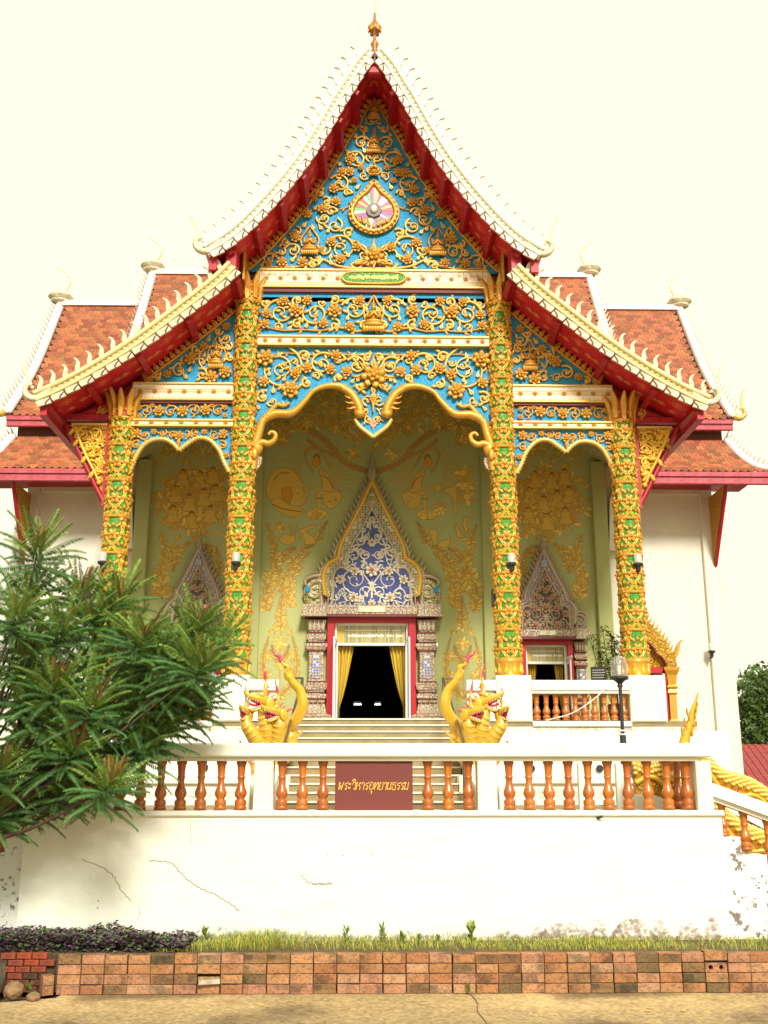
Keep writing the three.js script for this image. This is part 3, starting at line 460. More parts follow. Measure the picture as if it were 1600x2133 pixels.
for (const [x, h, rel, cap] of [[-2.63, 7.88, colIn, .58], [2.63, 7.88, colIn, .58], [-5.09, 5.28, colOut, .58], [5.09, 5.28, colOut, .58]]) {
  const y0 = 4.17, c = mesh('column', shaftG(h), mat.green, hall, 'round gilded column with green glass ground'); c.position.set(x, y0, zG);
  const a = mesh('gilded_lattice', rel[0], mat.goldYellow, c), b = mesh('gilded_rosettes', rel[1], mat.gold, c); a.position.y = b.position.y = .36;
  mesh('column_base', [lathe([[.235, 0], [.275, .0], [.275, .05], [.25, .09], [.245, .27], [.275, .31], [.275, .36], [.24, .4]], 24)], mat.gold, c);
  for (let i = 0; i < 10; i++) { const q = mesh('base_petal', flameGeo, mat.goldYellow, c), t = i / 10 * 2 * PI; q.position.set(cos(t) * .245, .08, sin(t) * .245); q.scale.set(.15, .2, .12); q.rotation.y = -t + PI / 2; }
  mesh('capital_core', [lathe([[.22, h - .12], [.25, h - .06], [.235, h], [.25, h + .2], [.26, h + .36]], 20)], mat.red, c);
  for (let i = 0; i < 10; i++) { const q = mesh('capital_petal', petalGeo, mat.gold, c), t = (i + .5) / 10 * 2 * PI; q.position.set(cos(t) * .235, h - .08 + (i % 2) * .04, sin(t) * .235); q.scale.set(.74, cap, 1.25); q.rotation.y = -t + PI / 2; }
  mesh('capital_collar', [new THREE.TorusGeometry(.245, .035, 8, 28).rotateX(PI / 2).translate(0, h - .08, 0)], mat.gold, c);
}
// ---------- carved brackets between column and eave ----------
const carveTex = dtex(256, (u, v) => gr(clamp(.5 + .5 * sin(fbm(u, v, 5, 3, 61) * 26))), .55, false);
const carved = PH({ color: lin(.62, .32, .03), metalness: .3, roughness: .4, bumpMap: carveTex, bumpScale: .03 });
for (const s of [1, -1]) {
  const pts = [[5.40, 9.30], [6.12, 9.30], [5.37, 7.75]], b = mesh('carved_bracket', ext(mir(pts, s), .08, zG - .06), carved, hall, 'triangular carved gold bracket with red strut');
  mesh('bracket_strut', [tube([V(6.26 * s, 9.30, zG), V(5.30 * s, 7.52, zG)], .055, 4, 4), bx(.10, 1.75, .12, 5.36 * s, 8.44, zG - .02)], mat.red, b);
  mesh('bracket_rail', [bx(.72, .05, .06, 5.76 * s, 9.28, zG + .02)], mat.goldPale, b);
  for (const [x, y, r, a, t, d] of [[5.62, 9.05, .15, 1, 1.5, 1], [5.86, 9.08, .15, 2, 1.4, -1], [5.58, 8.78, .13, 3, 1.4, -1], [5.78, 8.78, .13, 0, 1.3, 1], [5.54, 8.52, .12, 1, 1.3, 1], [5.5, 8.28, .08, 1, 1.2, -1]]) vine(b, spiral(x, y, r, a, t, d, s), zG + .04, .03, mat.goldYellow, 5);
  for (const [x, y] of [[5.5, 8.92], [5.72, 8.93], [5.98, 9.02], [5.66, 8.64], [5.48, 8.4]]) put('flower', flowerGeo, mat.goldYellow, b, x * s, y, zG + .04, .08);
  vine(b, mir([[6.05, 9.22], [5.95, 8.98], [5.78, 8.62], [5.6, 8.3], [5.48, 8.05]], s), zG + .05, .045, mat.goldYellow, 8);
  const h = mesh('scroll_infill', ext(mir([[5.4, 9.52], [5.4, 9.74], [5.95, 9.52]], s), .05, zG - .02), mat.red, hall); vine(h, spiral(5.5, 9.58, .1, 1, 1.4, -1, s), zG + .05, .022, mat.gold, 5);
}
// ---------- rear wall of the porch with gilt murals ----------
const wallX = 5.55, wallY0 = 3.3, wallY1 = 12.3;
const muralTex = ctex(2048, 1660, (g, W, H) => {
  const k = W / (2 * wallX), r = rngOf(99), X = x => (x + wallX) * k, Y = y => (wallY1 - y) * (H / (wallY1 - wallY0));
  g.fillStyle = '#b0b272'; g.fillRect(0, 0, W, H);
  for (let i = 0; i < 2600; i++) { g.fillStyle = `rgba(${r() > .5 ? '200,196,120' : '110,108,50'},${r() * .05})`; g.fillRect(r() * W, r() * H, 6 + r() * 60, 6 + r() * 90); }
  const G = ['#e2bb50', '#d8ac3e', '#ecc962', '#cfa038'], O = '#927436';
  const gold = () => G[Math.floor(r() * 4)];
  const path = (f, closed = true) => { const p = smooth(pairs(f), f.length * 4, closed); g.beginPath(); p.forEach(([x, y], i) => i ? g.lineTo(X(x), Y(y)) : g.moveTo(X(x), Y(y))); if (closed) g.closePath(); };
  const blob = (f, c = '#d9b04a') => { path(f); g.fillStyle = c; g.fill(); g.strokeStyle = O; g.lineWidth = 2.2; g.stroke(); };
  const line = (f, w, c = '#d0a440') => { path(f, false); g.strokeStyle = O; g.lineWidth = w + 2.5; g.lineCap = 'round'; g.stroke(); g.strokeStyle = c; g.lineWidth = w; g.stroke(); };
  const leaf = (x, y, a, l) => { g.save(); g.translate(X(x), Y(y)); g.rotate(-a); g.beginPath(); g.moveTo(0, 0); g.quadraticCurveTo(l * k * .45, -l * k * .42, l * k, 0); g.quadraticCurveTo(l * k * .45, l * k * .42, 0, 0); g.fillStyle = gold(); g.fill(); g.strokeStyle = O; g.lineWidth = 1.3; g.stroke(); g.restore(); };
  const bloom = (x, y, R) => { for (let i = 0; i < 7; i++) leaf(x, y, i / 7 * 2 * PI + x, R); g.beginPath(); g.arc(X(x), Y(y), R * k * .3, 0, 7); g.fillStyle = '#e8c665'; g.fill(); g.strokeStyle = O; g.lineWidth = 1.4; g.stroke(); };
  const sprig = (f, w, nf = 3) => { const p = smooth(pairs(f), 60); line(f, 4); for (let i = 0; i < 60; i++) { const [x, y] = p[i], q = p[Math.min(60, i + 1)], a = Math.atan2(q[1] - y, q[0] - x), ww = w * (1 - .75 * Math.pow(i / 60, 1.3)); for (const s of [1, -1]) if (r() > .15) leaf(x, y, a + s * (.55 + r() * .8), ww * (.5 + r() * .7)); } for (let i = 0; i < nf; i++) { const p0 = p[Math.floor((i + .5) / nf * 46)]; bloom(p0[0] + (r() - .5) * w * .5, p0[1], w * .42); } };
  // --- central bay
  for (const s of [1, -1]) {
    const m = f => f.map((v, i) => i % 2 ? v : v * -s);
    // bodhi branches under the vault
    line(m([-0.037,9.472, -0.702,9.773, -0.998,10.138, -1.353,10.443, -1.827,10.688, -2.415,10.746]), 24, '#b08840'); line(m([-0.878,9.894, -1.289,10.075, -1.585,10.319]), 12, '#b08840');
    for (let i = 0; i < 520; i++) { const t = r(), x = -.15 - 2.35 * r(), base = 11.95 - .45 * Math.abs(x + 1.3); const y = base - r() * 1.75 * (t > .5 ? 1 : .7); const cx = -1.33, cy = 9.3; if (Math.hypot(x - cx, y - cy) < 1.32) continue; if (y < 9.95 + .2 * Math.abs(x)) continue; g.globalAlpha = .9; leaf(x * -s * -1 * -1, y, r() * 6.3, .12 + r() * .12); }
    g.globalAlpha = 1;
    for (const f of [[-0.47,9.957], [-0.887,10.631], [-1.593,10.751], [-2.17,10.315]]) bloom(f[0] * -s, f[1], .2);
    // halo of rays round the seated figure
    const [cx, cy] = [-1.337,9.405];
    for (let i = 0; i < 44; i++) { const a = i / 44 * 2 * PI, r0 = .36, r1 = .78 + .2 * (i % 2); if (sin(a) < -.55) continue; g.strokeStyle = '#bf9a44'; g.lineWidth = 5; g.beginPath(); g.moveTo(X(-s * (cx + cos(a) * r0)), Y(cy + sin(a) * r0)); g.lineTo(X(-s * (cx + cos(a) * r1)), Y(cy + sin(a) * r1)); g.stroke(); }
    path(m([-1.682,9.283, -1.578,9.89, -1.44,10.037, -1.112,9.953, -0.966,9.468, -1.007,9.046])); g.fillStyle = '#b0b272'; g.fill();
    line(m([-1.431,9.502, -1.574,9.719, -1.615,10.012, -1.465,10.098, -1.253,10.014, -1.086,9.722, -1.014,9.601]), 7, '#c0943c');
    blob(m([-1.167,8.925, -0.868,9.022, -0.729,8.927, -0.818,8.688, -0.978,8.568, -1.118,8.662]), '#dcb450'); bloom([-0.946,8.782][0] * -s, [-0.946,8.782][1], .12);
    blob(m([-1.574,8.446, -1.438,8.542, -1.185,8.543, -1.069,8.472, -1.136,8.353, -1.48,8.328]), '#e2bb50'); for (let i = 0; i < 5; i++) leaf([-1.32,8.329][0] * -s, [-1.32,8.329][1], PI * (.1 + i * .2), .2);
    line(m([-1.149,9.249, -1.286,9.14, -1.47,9.091]), 9, '#d9b04a'); line(m([-0.938,9.022, -1.122,8.985, -1.295,8.948]), 17, '#d9b04a'); line(m([-1.283,8.924, -1.281,8.781, -1.255,8.614]), 15, '#d9b04a'); line(m([-1.255,8.59, -1.392,8.542]), 9, '#d9b04a');
    blob(m([-1.247,9.6, -1.153,9.527, -1.023,9.383, -0.928,9.142, -0.891,9.022, -1.169,9.021, -1.207,9.285, -1.268,9.466]), '#d9b04a'); blob(m([-1.459,9.793, -1.403,9.879, -1.333,9.891, -1.273,9.806, -1.26,9.697, -1.329,9.623, -1.422,9.659]), '#d49620'); line(m([-1.414,9.866, -1.346,9.952, -1.286,9.855]), 6, '#9a661a');
    line(m([-1.341,9.696, -1.27,9.599, -1.199,9.479]), 8, '#d9b04a'); line(m([-1.198,9.406, -1.057,9.31, -0.938,9.07]), 2, '#8a6010'); line(m([-1.362,8.828, -1.201,8.829]), 2, '#8a6010');
    if (s < 0) {                                                      // kneeling elephant, rabbits
      blob(m([-2.529,8.918, -2.515,9.279, -2.36,9.521, -2.083,9.595, -1.825,9.451, -1.68,9.187, -1.652,8.923, -1.902,8.73, -2.305,8.728])); blob(m([-2.409,8.752, -2.25,8.848, -1.969,8.658, -1.761,8.612, -1.621,8.494, -1.871,8.35, -2.125,8.444, -2.335,8.585]));
      blob(m([-2.024,9.041, -1.771,9.114, -1.63,8.971, -1.581,8.803, -1.67,8.66, -1.878,8.683, -1.996,8.801])); blob(m([-2.163,9.064, -2.003,9.113, -1.906,8.921, -1.994,8.73, -2.134,8.825]), '#d09420'); line(m([-1.651,8.851, -1.561,8.995, -1.634,9.163, -1.725,9.09]), 9, '#d9b04a'); line(m([-1.741,8.731, -1.854,8.659, -1.948,8.73]), 4, '#f4dc90'); g.fillStyle = O; g.beginPath(); g.arc(X([-1.791,8.946][0]), Y([-1.791,8.946][1]), 4, 0, 7); g.fill(); line(m([-2.407,8.68, -2.128,8.563, -1.69,8.493]), 2.5, '#8a6010'); line(m([-2.377,9.279, -2.219,9.449, -1.988,9.475]), 2, '#a87818');
      blob(m([-2.202,7.831, -2.045,7.949, -1.907,7.902, -1.957,8.09, -2.004,8.161, -1.935,8.137, -1.873,7.926, -1.798,8.162, -1.785,8.091, -1.838,7.903, -1.813,7.786, -1.925,7.692, -2.107,7.703])); blob(m([-1.749,8.021, -1.636,8.092, -1.431,8.163, -1.317,8.164, -1.362,8.105, -1.566,8.021, -1.473,7.928, -1.334,7.834, -1.367,7.717, -1.606,7.705, -1.585,7.787, -1.723,7.833, -1.633,7.904]));
      bloom([-2.209,8.113][0], [-2.209,8.113][1], .16);
    } else {                                                          // monkey with honeycomb, squirrels
      blob([1.914,9.12, 2.009,9.241, 2.089,9.181, 2.028,9.036, 2.072,8.88, 2.023,8.701, 2.054,8.486, 1.973,8.51, 1.954,8.76, 1.888,8.939, 1.737,8.987, 1.75,9.083]); blob([1.508,9.154, 1.659,9.179, 1.657,9.034, 1.541,9.01]); bloom(...[1.651,8.58], .2);
      for (const q of [[2.263,9.182], [2.223,9.484], [2.281,8.881]]) bloom(q[0], q[1], .26);
      line([1.366,7.869, 1.489,7.576, 1.717,7.542, 2.006,7.73, 2.237,7.849, 2.408,7.755], 9, '#d9b04a'); blob([1.57,7.658, 1.64,7.776, 1.801,7.823, 1.871,7.894, 1.869,7.753, 1.73,7.636]); blob([1.524,7.658, 1.39,7.963, 1.391,8.081, 1.529,8.058, 1.573,7.94, 1.549,7.799]); blob([2.043,7.895, 2.012,8.06, 1.991,8.178, 2.082,8.131, 2.125,7.966, 2.215,7.895]); blob([2.263,7.99, 2.176,8.226, 2.248,8.392, 2.316,8.345, 2.267,8.202, 2.311,8.061]);
    }
    sprig(m([-2.414,6.411, -2.402,6.81, -2.267,7.272, -2.359,7.737, -2.509,8.206]), .24, 5); sprig(m([-2.383,6.105, -2.479,6.354, -2.444,6.696]), .2, 2);
    sprig(m([-2.193,6.559, -2.089,6.926, -2.264,7.156]), .2, 3); sprig(m([-1.891,6.185, -1.967,6.526, -1.863,6.927, -1.644,7.332, -1.477,7.507]), .22, 4); sprig(m([-1.978,7.042, -1.649,7.564, -1.366,7.682]), .16, 2); sprig(m([-1.31,7.741, -1.222,7.976, -1.066,8.271]), .12, 2); sprig(m([-2.097,7.272, -1.989,7.505, -1.821,7.622]), .16, 2);
    // lotus candelabra beside the door
    const bx0 = [-2.117,5.79][0] * -s; line([bx0, 4.2, bx0, 5.7], 4);
    for (const [dx, y, R] of [[0, 6.02, .17], [0, 5.78, .2], [0, 5.35, .2], [-.3, 5.05, .16], [.3, 5.05, .16], [-.3, 4.6, .16], [.3, 4.6, .16], [0, 4.85, .15], [-.2, 5.6, .1], [.2, 5.6, .1]]) bloom(bx0 + dx, y, R);
    sprig([bx0, 5.7, bx0, 6.0, bx0, 6.45], .17, 0);
    for (const q of [-1, 1]) { sprig([bx0 + q * .34, 4.35, bx0 + q * .4, 4.9, bx0 + q * .28, 5.5], .12, 0); sprig([bx0, 4.1, bx0 + q * .2, 4.3, bx0 + q * .36, 4.45], .14, 0); sprig([bx0, 4.9, bx0 + q * .14, 5.1, bx0 + q * .2, 5.3], .1, 0); }
    // --- side bay: crowded medallion and corner foliage
    const mx = [-4.261,8.791][0] * -s, my = [-4.261,8.791][1];
    g.beginPath(); g.arc(X(mx), Y(my), .78 * k, 0, 7); g.fillStyle = '#c49c46'; g.fill();
    for (let i = 0; i < 260; i++) { const a = r() * 6.3, q = Math.sqrt(r()) * .92; leaf(mx + cos(a) * q, my + sin(a) * q * 1.02, r() * 6.3, .1 + r() * .16); }
    for (const [dx, dy] of [[-.45, .1], [-.12, -.12], [.22, .02], [.5, .12], [-.3, .5], [.1, .46], [.42, .56], [-.05, -.55], [.4, -.4], [-.5, -.4]]) { g.fillStyle = '#d4a844'; g.strokeStyle = O; g.lineWidth = 1.6; blob([dx - .17, dy - .14, dx - .1, dy + .02, dx - .13, dy + .1, dx, dy + .15, dx + .13, dy + .1, dx + .1, dy + .02, dx + .18, dy - .14, dx, dy - .18].map((v, q) => v + (q % 2 ? my : mx))); g.beginPath(); g.arc(X(mx + dx), Y(my + dy + .2), .06 * k, 0, 7); g.fillStyle = '#8a5a14'; g.fill(); g.stroke(); g.beginPath(); g.arc(X(mx + dx), Y(my + dy + .165), .05 * k, 0, 7); g.fillStyle = '#dda42a'; g.fill(); }
    for (let i = 0; i < 60; i++) { const a = r() * 6.3, q = Math.sqrt(r()) * .85; leaf(mx + cos(a) * q, my + sin(a) * q, r() * 6.3, .09); }
    for (let i = 0; i < 90; i++) leaf(mx + (r() - .5) * 1.7, my + 1.15 + r() * .5 - .2 * Math.abs(r()), r() * 6.3, .16);
    sprig(m([-4.904,6.403, -4.965,6.917, -4.882,7.494, -5.02,7.96]), .26, 4); sprig(m([-4.924,7.205, -4.599,7.495, -4.327,7.729]), .22, 3); sprig(m([-4.832,7.611, -4.65,7.379, -4.689,7.033]), .2, 3); sprig(m([-3.801,7.382, -3.808,7.556, -3.983,7.672]), .16, 2); sprig(m([-3.613,6.921, -3.593,7.267, -3.697,7.615]), .14, 2);
  }
}, 2 * wallX, wallY1 - wallY0, -wallX, wallY0);
mat.mural = S({ map: muralTex, color: lin(.96, .96, .96), roughness: .7 });
mat.olive = S({ color: lin(.43, .44, .165), map: T.plaster, roughness: .75 });
const doorHole = (cx, hw, y1) => [[cx - hw, 3.38], [cx + hw, 3.38], [cx + hw, y1], [cx - hw, y1]];
{
  const w = mesh('porch_wall', ext([[-wallX, wallY0], [wallX, wallY0], [wallX, 9.75], [4.7, 10.4], [2.75, 12.25], [-2.75, 12.25], [-4.7, 10.4], [-wallX, 9.75]], .3, zW - .3, 0, [doorHole(0, .87, 5.82), doorHole(4.06, .5, 5.3), doorHole(-4.06, .5, 5.3)]), mat.mural, hall, 'olive green porch wall painted with gold murals');
  for (const s of [1, -1]) {
    mesh('pilaster', [cbx(.52, 8.9, .14, .02, 2.88 * s, 7.75, zW + .06)], mat.olive, w);
    mesh('pilaster', [cbx(.34, 6.5, .2, .02, 5.46 * s, 6.5, zW + .08)], mat.olive, w);
    mesh('side_ceiling', ribbon(mir(offset(Lp, -.10), s).filter(p => Math.abs(p[0]) < 5.75), zG - .28, zW), S({ color: lin(.36, .34, .16), roughness: .8, side: two }), hall);
    mesh('ceiling_beam', [tube([V(2.9 * s, 11.45, -22.2), V(5.4 * s, 9.6, -22.2)], .12, 3, 4)], mat.olive, hall);
    mesh('white_gusset', ext(mir([[5.64, 7.55], [6.1, 7.55], [6.1, 9.4], [5.98, 9.4], [5.72, 8.8]], s), .22, zW - .1), mat.white, hall);
  }
  mesh('porch_ceiling', bx(5.6, .12, 4.2, 0, 12.1, -22.1), S({ color: lin(.36, .34, .16), roughness: .8 }), hall);
  mesh('inner_beam', [bx(.3, 1.4, 4, 2.7, 11.4, -22.2), bx(.3, 1.4, 4, -2.7, 11.4, -22.2)], mat.olive, hall);
}
// interior: long dim nave
{
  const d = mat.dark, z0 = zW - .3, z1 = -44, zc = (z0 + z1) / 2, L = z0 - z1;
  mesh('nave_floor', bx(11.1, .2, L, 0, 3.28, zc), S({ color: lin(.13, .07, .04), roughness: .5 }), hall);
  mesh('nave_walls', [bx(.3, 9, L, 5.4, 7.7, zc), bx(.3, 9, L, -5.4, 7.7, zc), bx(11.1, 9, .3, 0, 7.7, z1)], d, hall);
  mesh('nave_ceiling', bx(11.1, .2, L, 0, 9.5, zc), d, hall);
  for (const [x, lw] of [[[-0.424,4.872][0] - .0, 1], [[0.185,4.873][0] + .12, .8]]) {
    const f = thing('fluorescent_lamp', 'white fluorescent tube glowing in the dark hall beyond the central doorway', 'lamp', [x, 4.85, -38], 0, 'tube lamps inside the hall');
    mesh('tube', [new THREE.CylinderGeometry(.024, .024, .27 * lw, 10).rotateZ(PI / 2)], S({ color: 0xffffff, emissive: lin(1, 1, .9), emissiveIntensity: 1.2 }), f);
    mesh('batten', [bx(.3 * lw, .05, .07, 0, .08, -.04)], mat.alu, f);
    const l = new THREE.RectAreaLight(lin(1, 1, .92), 1.2, .25, .06); l.position.set(0, 0, .06); l.lookAt(V(0, -.5, 3)); l.name = 'tube_light'; f.add(l);
  }
}
// ---------- door surrounds ----------
const transomTex = ctex(512, 256, (g, w, h) => {
  g.fillStyle = '#a59a5c'; g.fillRect(0, 0, w, h); const r = rngOf(8);
  for (let x = 0; x < w; x += 6) { g.fillStyle = `rgba(${r() > .5 ? '70,60,30' : '215,205,140'},${.15 + r() * .25})`; g.fillRect(x, 0, 3 + r() * 5, h); }
  g.fillStyle = '#c9a824'; g.fillRect(0, 0, 40, h);
  g.strokeStyle = '#f4f0e2'; const word = (x0, x1, y, s) => { let x = x0; g.lineWidth = s * .2; while (x < x1) { const gw = s * (.4 + r() * .25); g.beginPath(); g.arc(x + gw * .2, y - s * .5, s * .12, 0, 7); g.moveTo(x + gw * .1, y - s * .4); g.lineTo(x + gw * .1, y); if (r() > .4) g.lineTo(x + gw * .7, y - s * .2); g.moveTo(x + gw * .8, y); g.lineTo(x + gw * .8, y - s * .65); if (r() > .7) { g.moveTo(x, y - s * .85); g.lineTo(x + gw * .7, y - s * .95); } g.stroke(); x += gw * 1.25; } };
  word(60, 180, 75, 22); word(195, 280, 75, 22); word(300, 390, 75, 22); word(410, 470, 75, 22);
  word(80, 320, 160, 40); word(325, 350, 160, 40); word(372, 425, 160, 40); word(440, 485, 160, 40);
});
function curtainGeo(w0, w1, h, side) {                               // gathered drape, tied low
  const pos = [], idx = [], nx = 26, ny = 16, uv = [];
  for (let j = 0; j <= ny; j++) { const t = j / ny, pinch = t < .72 ? Math.pow(1 - t / .72, .75) : 0, w = w1 + (w0 - w1) * pinch; for (let i = 0; i <= nx; i++) { const u = i / nx; pos.push(side * (u * w), -t * h, .05 * sin(u * 26) * (.3 + .7 * w / w0) + .02 * sin(u * 61 + t * 3)); uv.push(u, t); } }
  for (let j = 0; j < ny; j++) for (let i = 0; i < nx; i++) { const a = j * (nx + 1) + i, b = a + nx + 1; idx.push(a, b, a + 1, b, b + 1, a + 1); }
  const g = new THREE.BufferGeometry(); g.setAttribute('position', new THREE.Float32BufferAttribute(pos, 3)); g.setAttribute('uv', new THREE.Float32BufferAttribute(uv, 2)); g.setIndex(idx); g.computeVertexNormals(); return g;
}
function rel0(f) { const p = pairs(f), x0 = p[0][0]; return p.map(([x, y]) => [x - x0, y - 6.18]); }
const outerA = rel0([-0.06,9.353, -0.208,9.018, -0.446,8.495, -0.681,8.001, -0.902,7.547, -0.956,7.316, -1.168,7.155, -1.266,6.948, -1.26,6.573, -1.209,6.189]);
const bandA = rel0([-0.06,9.21, -0.287,8.685, -0.546,8.154, -0.801,7.617, -0.866,7.328, -1.067,7.201, -1.177,6.983, -1.184,6.721, -1.146,6.437]);
const innerA = rel0([-0.058,8.544, -0.295,8.038, -0.574,7.537, -0.628,7.26, -0.649,7.076, -0.807,7.099, -0.94,6.949, -0.958,6.585, -0.986,6.19]);
const midA = rel0([-0.058,8.804, -0.285,8.284, -0.665,7.583, -0.719,7.26, -0.92,7.144, -1.042,6.972, -1.059,6.608, -1.076,6.189]);
function doorway(cx, kx, ky, kp, main) {
  const g = mesh('doorway', bx(kx * 3.16, .22 * ky, .34, 0, 2.78 * ky - .1 * ky, .17), mat.jewel, hall, main ? 'tall central doorway with pointed mosaic pediment' : 'smaller side doorway with pointed mosaic pediment');
  g.position.set(cx, 3.40, zW);
  const yb = 2.78 * ky, tr = p => p.map(([x, y]) => [x * kx, yb + y * kp]), both = p => { const q = tr(p); return [...q, ...mir(q, -1).reverse().filter(v => v[0] > .001)]; };
  const sm = (p, n) => smooth(p, n);
  const sil = main ? mat.silver : mat.brownSilver;
  mesh('pediment_plate', ext(both(sm(outerA, 40)), .16, .02), mat.maroon, g);
  const ringOut = both(sm(outerA, 40)), ringIn = both(sm(innerA, 40));
  mesh('pediment_band', ext(both(sm(bandA, 40)).concat([]), .05, .18, 0, []), main ? mat.jewelGreen : mat.jewelBlue, g);
  mesh('pediment_field', ext(ringIn, .02, .232), main ? mat.deepBlue : S({ color: lin(.10, .05, .025), roughness: .5 }), g);
  for (const s of [1, -1]) {
    const ln = (p, z, r, n, m) => mesh(n, tube(mir(tr(sm(p, 40)), s).map(v => V(v[0], v[1], z)), r, 60, 6), m, g);
    ln(outerA, .18, .035 * kx + .01, 'outer_moulding', sil); ln(bandA, .22, .05 * kx + .01, 'gold_moulding', main ? mat.goldYellow : sil); ln(innerA, .25, .03 * kx + .008, 'inner_moulding', sil); ln(midA, .235, .018, 'mosaic_line', sil);
    const o = tr(sm(outerA, 60)), len = arc(o).pop(), st = main ? .135 : .12;
    for (let d = .1; d < len * .86; d += st) { const [x, y, a] = along(o, d); put('edge_flame', flameGeo, sil, g, x * s, y, .1, st * .95, s * .5, st * 1.45, .3); }
    // naga-head scrolls at the springing
    const bxs = 1.30 * kx;
    mesh('springing_scroll', [tube(spiral(bxs, yb + .36 * kp, .30 * kx, 3.6, 1.5, -1, s).map(v => V(v[0], v[1], .2)), t => .075 * kx * (1 - .5 * t), 40, 7), ell(.32 * kx, .34 * kp, .08, bxs * s, yb + .3 * kp, .12)], main ? mat.jewelGreen : mat.jewel, g);
    mesh('springing_crest', [tube(mir([[1.02 * kx, yb + .3 * kp], [1.10 * kx, yb + .68 * kp], [1.34 * kx, yb + .72 * kp], [1.56 * kx, yb + .62 * kp], [1.54 * kx, yb + .5 * kp]], s).map(v => V(v[0], v[1], .16)), t => .10 * kx * (1 - .6 * t), 24, 7)], mat.brownSilver, g);
    if (main) mesh('blue_stone', ell(.06, .09, .04, 1.5 * kx * s, yb + .38 * kp, .26), mat.blue, g);
    // pilasters
    const pr = [[.40, 0], [.40, .05], [.37, .06], [.38, .24], [.40, .26], [.33, .30], [.25, .32], [.20, .58], [.22, .61], [.19, .63], [.24, .68], [.24, .75], [.19, .79], [.19, .83], [.24, .87], [.26, 1.0], [.20, 1.04], [.165, 1.06], [.165, 1.72], [.19, 1.75], [.26, 1.86], [.24, 1.91], [.18, 1.93], [.18, 1.97], [.22, 2.02], [.22, 2.12], [.175, 2.16], [.18, 2.2], [.215, 2.45]].map(([x, y]) => [x * Math.pow(kx, .8), y * ky]);
    const pil = mesh('door_pilaster', sq(pr, .62), main ? mat.jewel : mat.jewel, g); pil.position.set(1.27 * kx * s, 0, .13);
    mesh('pilaster_inlay', [cbx(.2 * kx, .56 * ky, .03, .008, 1.27 * kx * s, 1.39 * ky, .245)], mat.jewelBlue, g);
    mesh('pilaster_ring', [.56, .65, .8, 1.04, 1.75, 1.94, 2.16].map(y => cbx(.42 * kx, .03, .3, .008, 1.27 * kx * s, y * ky, .13)), mat.maroon, g);
    for (let i = 0; i < 4; i++) for (const [y, h] of [[.31, .26], [2.2, .25]]) put('fluting_petal', flameGeo, sil, g, (1.27 * kx + (i - 1.5) * .1 * kx) * s, y * ky, .27, .12 * kx, 0, h * ky, .12);
    mesh('entablature_end', [cbx(.52 * kx, .24 * ky, .46, .01, 1.33 * kx * s, 2.68 * ky, .2), cbx(.6 * kx, .05, .5, .01, 1.34 * kx * s, 2.54 * ky, .2)], mat.jewel, g);
  }
  mesh('entablature_ledge', [cbx(3.1 * kx, .07, .4, .01, 0, 2.545 * ky, .18)], mat.maroon, g);
  for (let i = 0; i < 26; i++) put('ledge_leaf', flameGeo, sil, g, (i - 12.5) * .112 * kx, 2.78 * ky, .3, .1 * kx, 0, .1 * kp, .15);
  mesh('entablature_panel', [cbx(.64 * kx, .14 * ky, .03, .008, 0, 2.69 * ky, .35)], mat.cream, g);
  // white vines and flowers on the pediment field
  const F = (list, z, m, rad) => { for (const s of [1, -1]) for (const [x, y, r, a, t, d] of list) vine(g, spiral(x * kx, yb + y * kp, r * kx, a, t, d, s), z, rad, m, 4); };
  const wm = main ? S({ color: lin(.70, .62, .46), roughness: .35, metalness: .15 }) : sil;
  F([[.40, .62, .32, -1.2, 1.7, 1], [.17, .30, .20, 3.8, 1.3, -1], [.62, .28, .16, 0, 1.4, 1], [.82, .22, .13, 1, 1.3, -1], [.44, 1.18, .2, -1, 1.5, 1], [.15, 1.22, .13, 0, 1.4, -1], [.28, 1.55, .14, 2, 1.4, 1], [.13, 1.66, .12, 1, 1.4, -1], [.30, .12, .13, 2, 1.3, 1], [.55, .92, .12, 2, 1.3, -1], [.2, .95, .12, 1, 1.3, 1], [.36, 1.36, .1, 2, 1.2, -1], [.10, 1.92, .09, 1, 1.3, 1], [.92, .5, .1, 1, 1.2, 1]], .262, wm, .021 * (kx * .5 + .5));
  for (const s of [1, -1]) { vine(g, mir([[0, .55], [.1, .3], [.3, .18], [.55, .12], [.75, .06]], s).map(([x, y]) => [x * kx, yb + y * kp]), .262, .025, wm, 5); vine(g, mir([[.02, .5], [.2, .75], [.42, .95], [.46, 1.1]], s).map(([x, y]) => [x * kx, yb + y * kp]), .262, .022, wm, 5); }
  const rd = S({ color: lin(.55, .12, .03), roughness: .4 });
  for (const [x, y, r] of [[0, .84, .17], [.40, .82, .12], [.42, .20, .13], [.74, .62, .12], [0, .06, .1], [0, 1.5, .11], [.27, 1.28, .09], [0, 2.05, .1], [.5, 1.3, .07], [.2, 1.8, .07]]) for (const s of x ? [1, -1] : [1]) { flower(g, x * kx * s, yb + y * kp, .275, r * (kx * .6 + .4), wm); put('flower_heart', ell(1, 1, 1), rd, g, x * kx * s, yb + y * kp, .275 + r * .4, r * .3); }
  // crowning finial with oval jewel
  put('apex_finial', flameGeo, sil, g, 0, yb + 3.02 * kp, .12, .34 * kx, 0, .72 * kp, .5); put('apex_jewel', flameGeo, main ? mat.jewelGreen : mat.jewelBlue, g, 0, yb + 2.36 * kp, .25, .42 * kx, 0, .5 * kp, .2); put('apex_spike', flameGeo, mat.brownSilver, g, 0, yb + 3.35 * kp, .12, .12 * kx, 0, .46 * kp, .3);
  // red frame, aluminium frame, transom, curtains
  const W = main ? .87 : .5, H = main ? 2.42 : 1.92, fw = main ? .16 : .11;
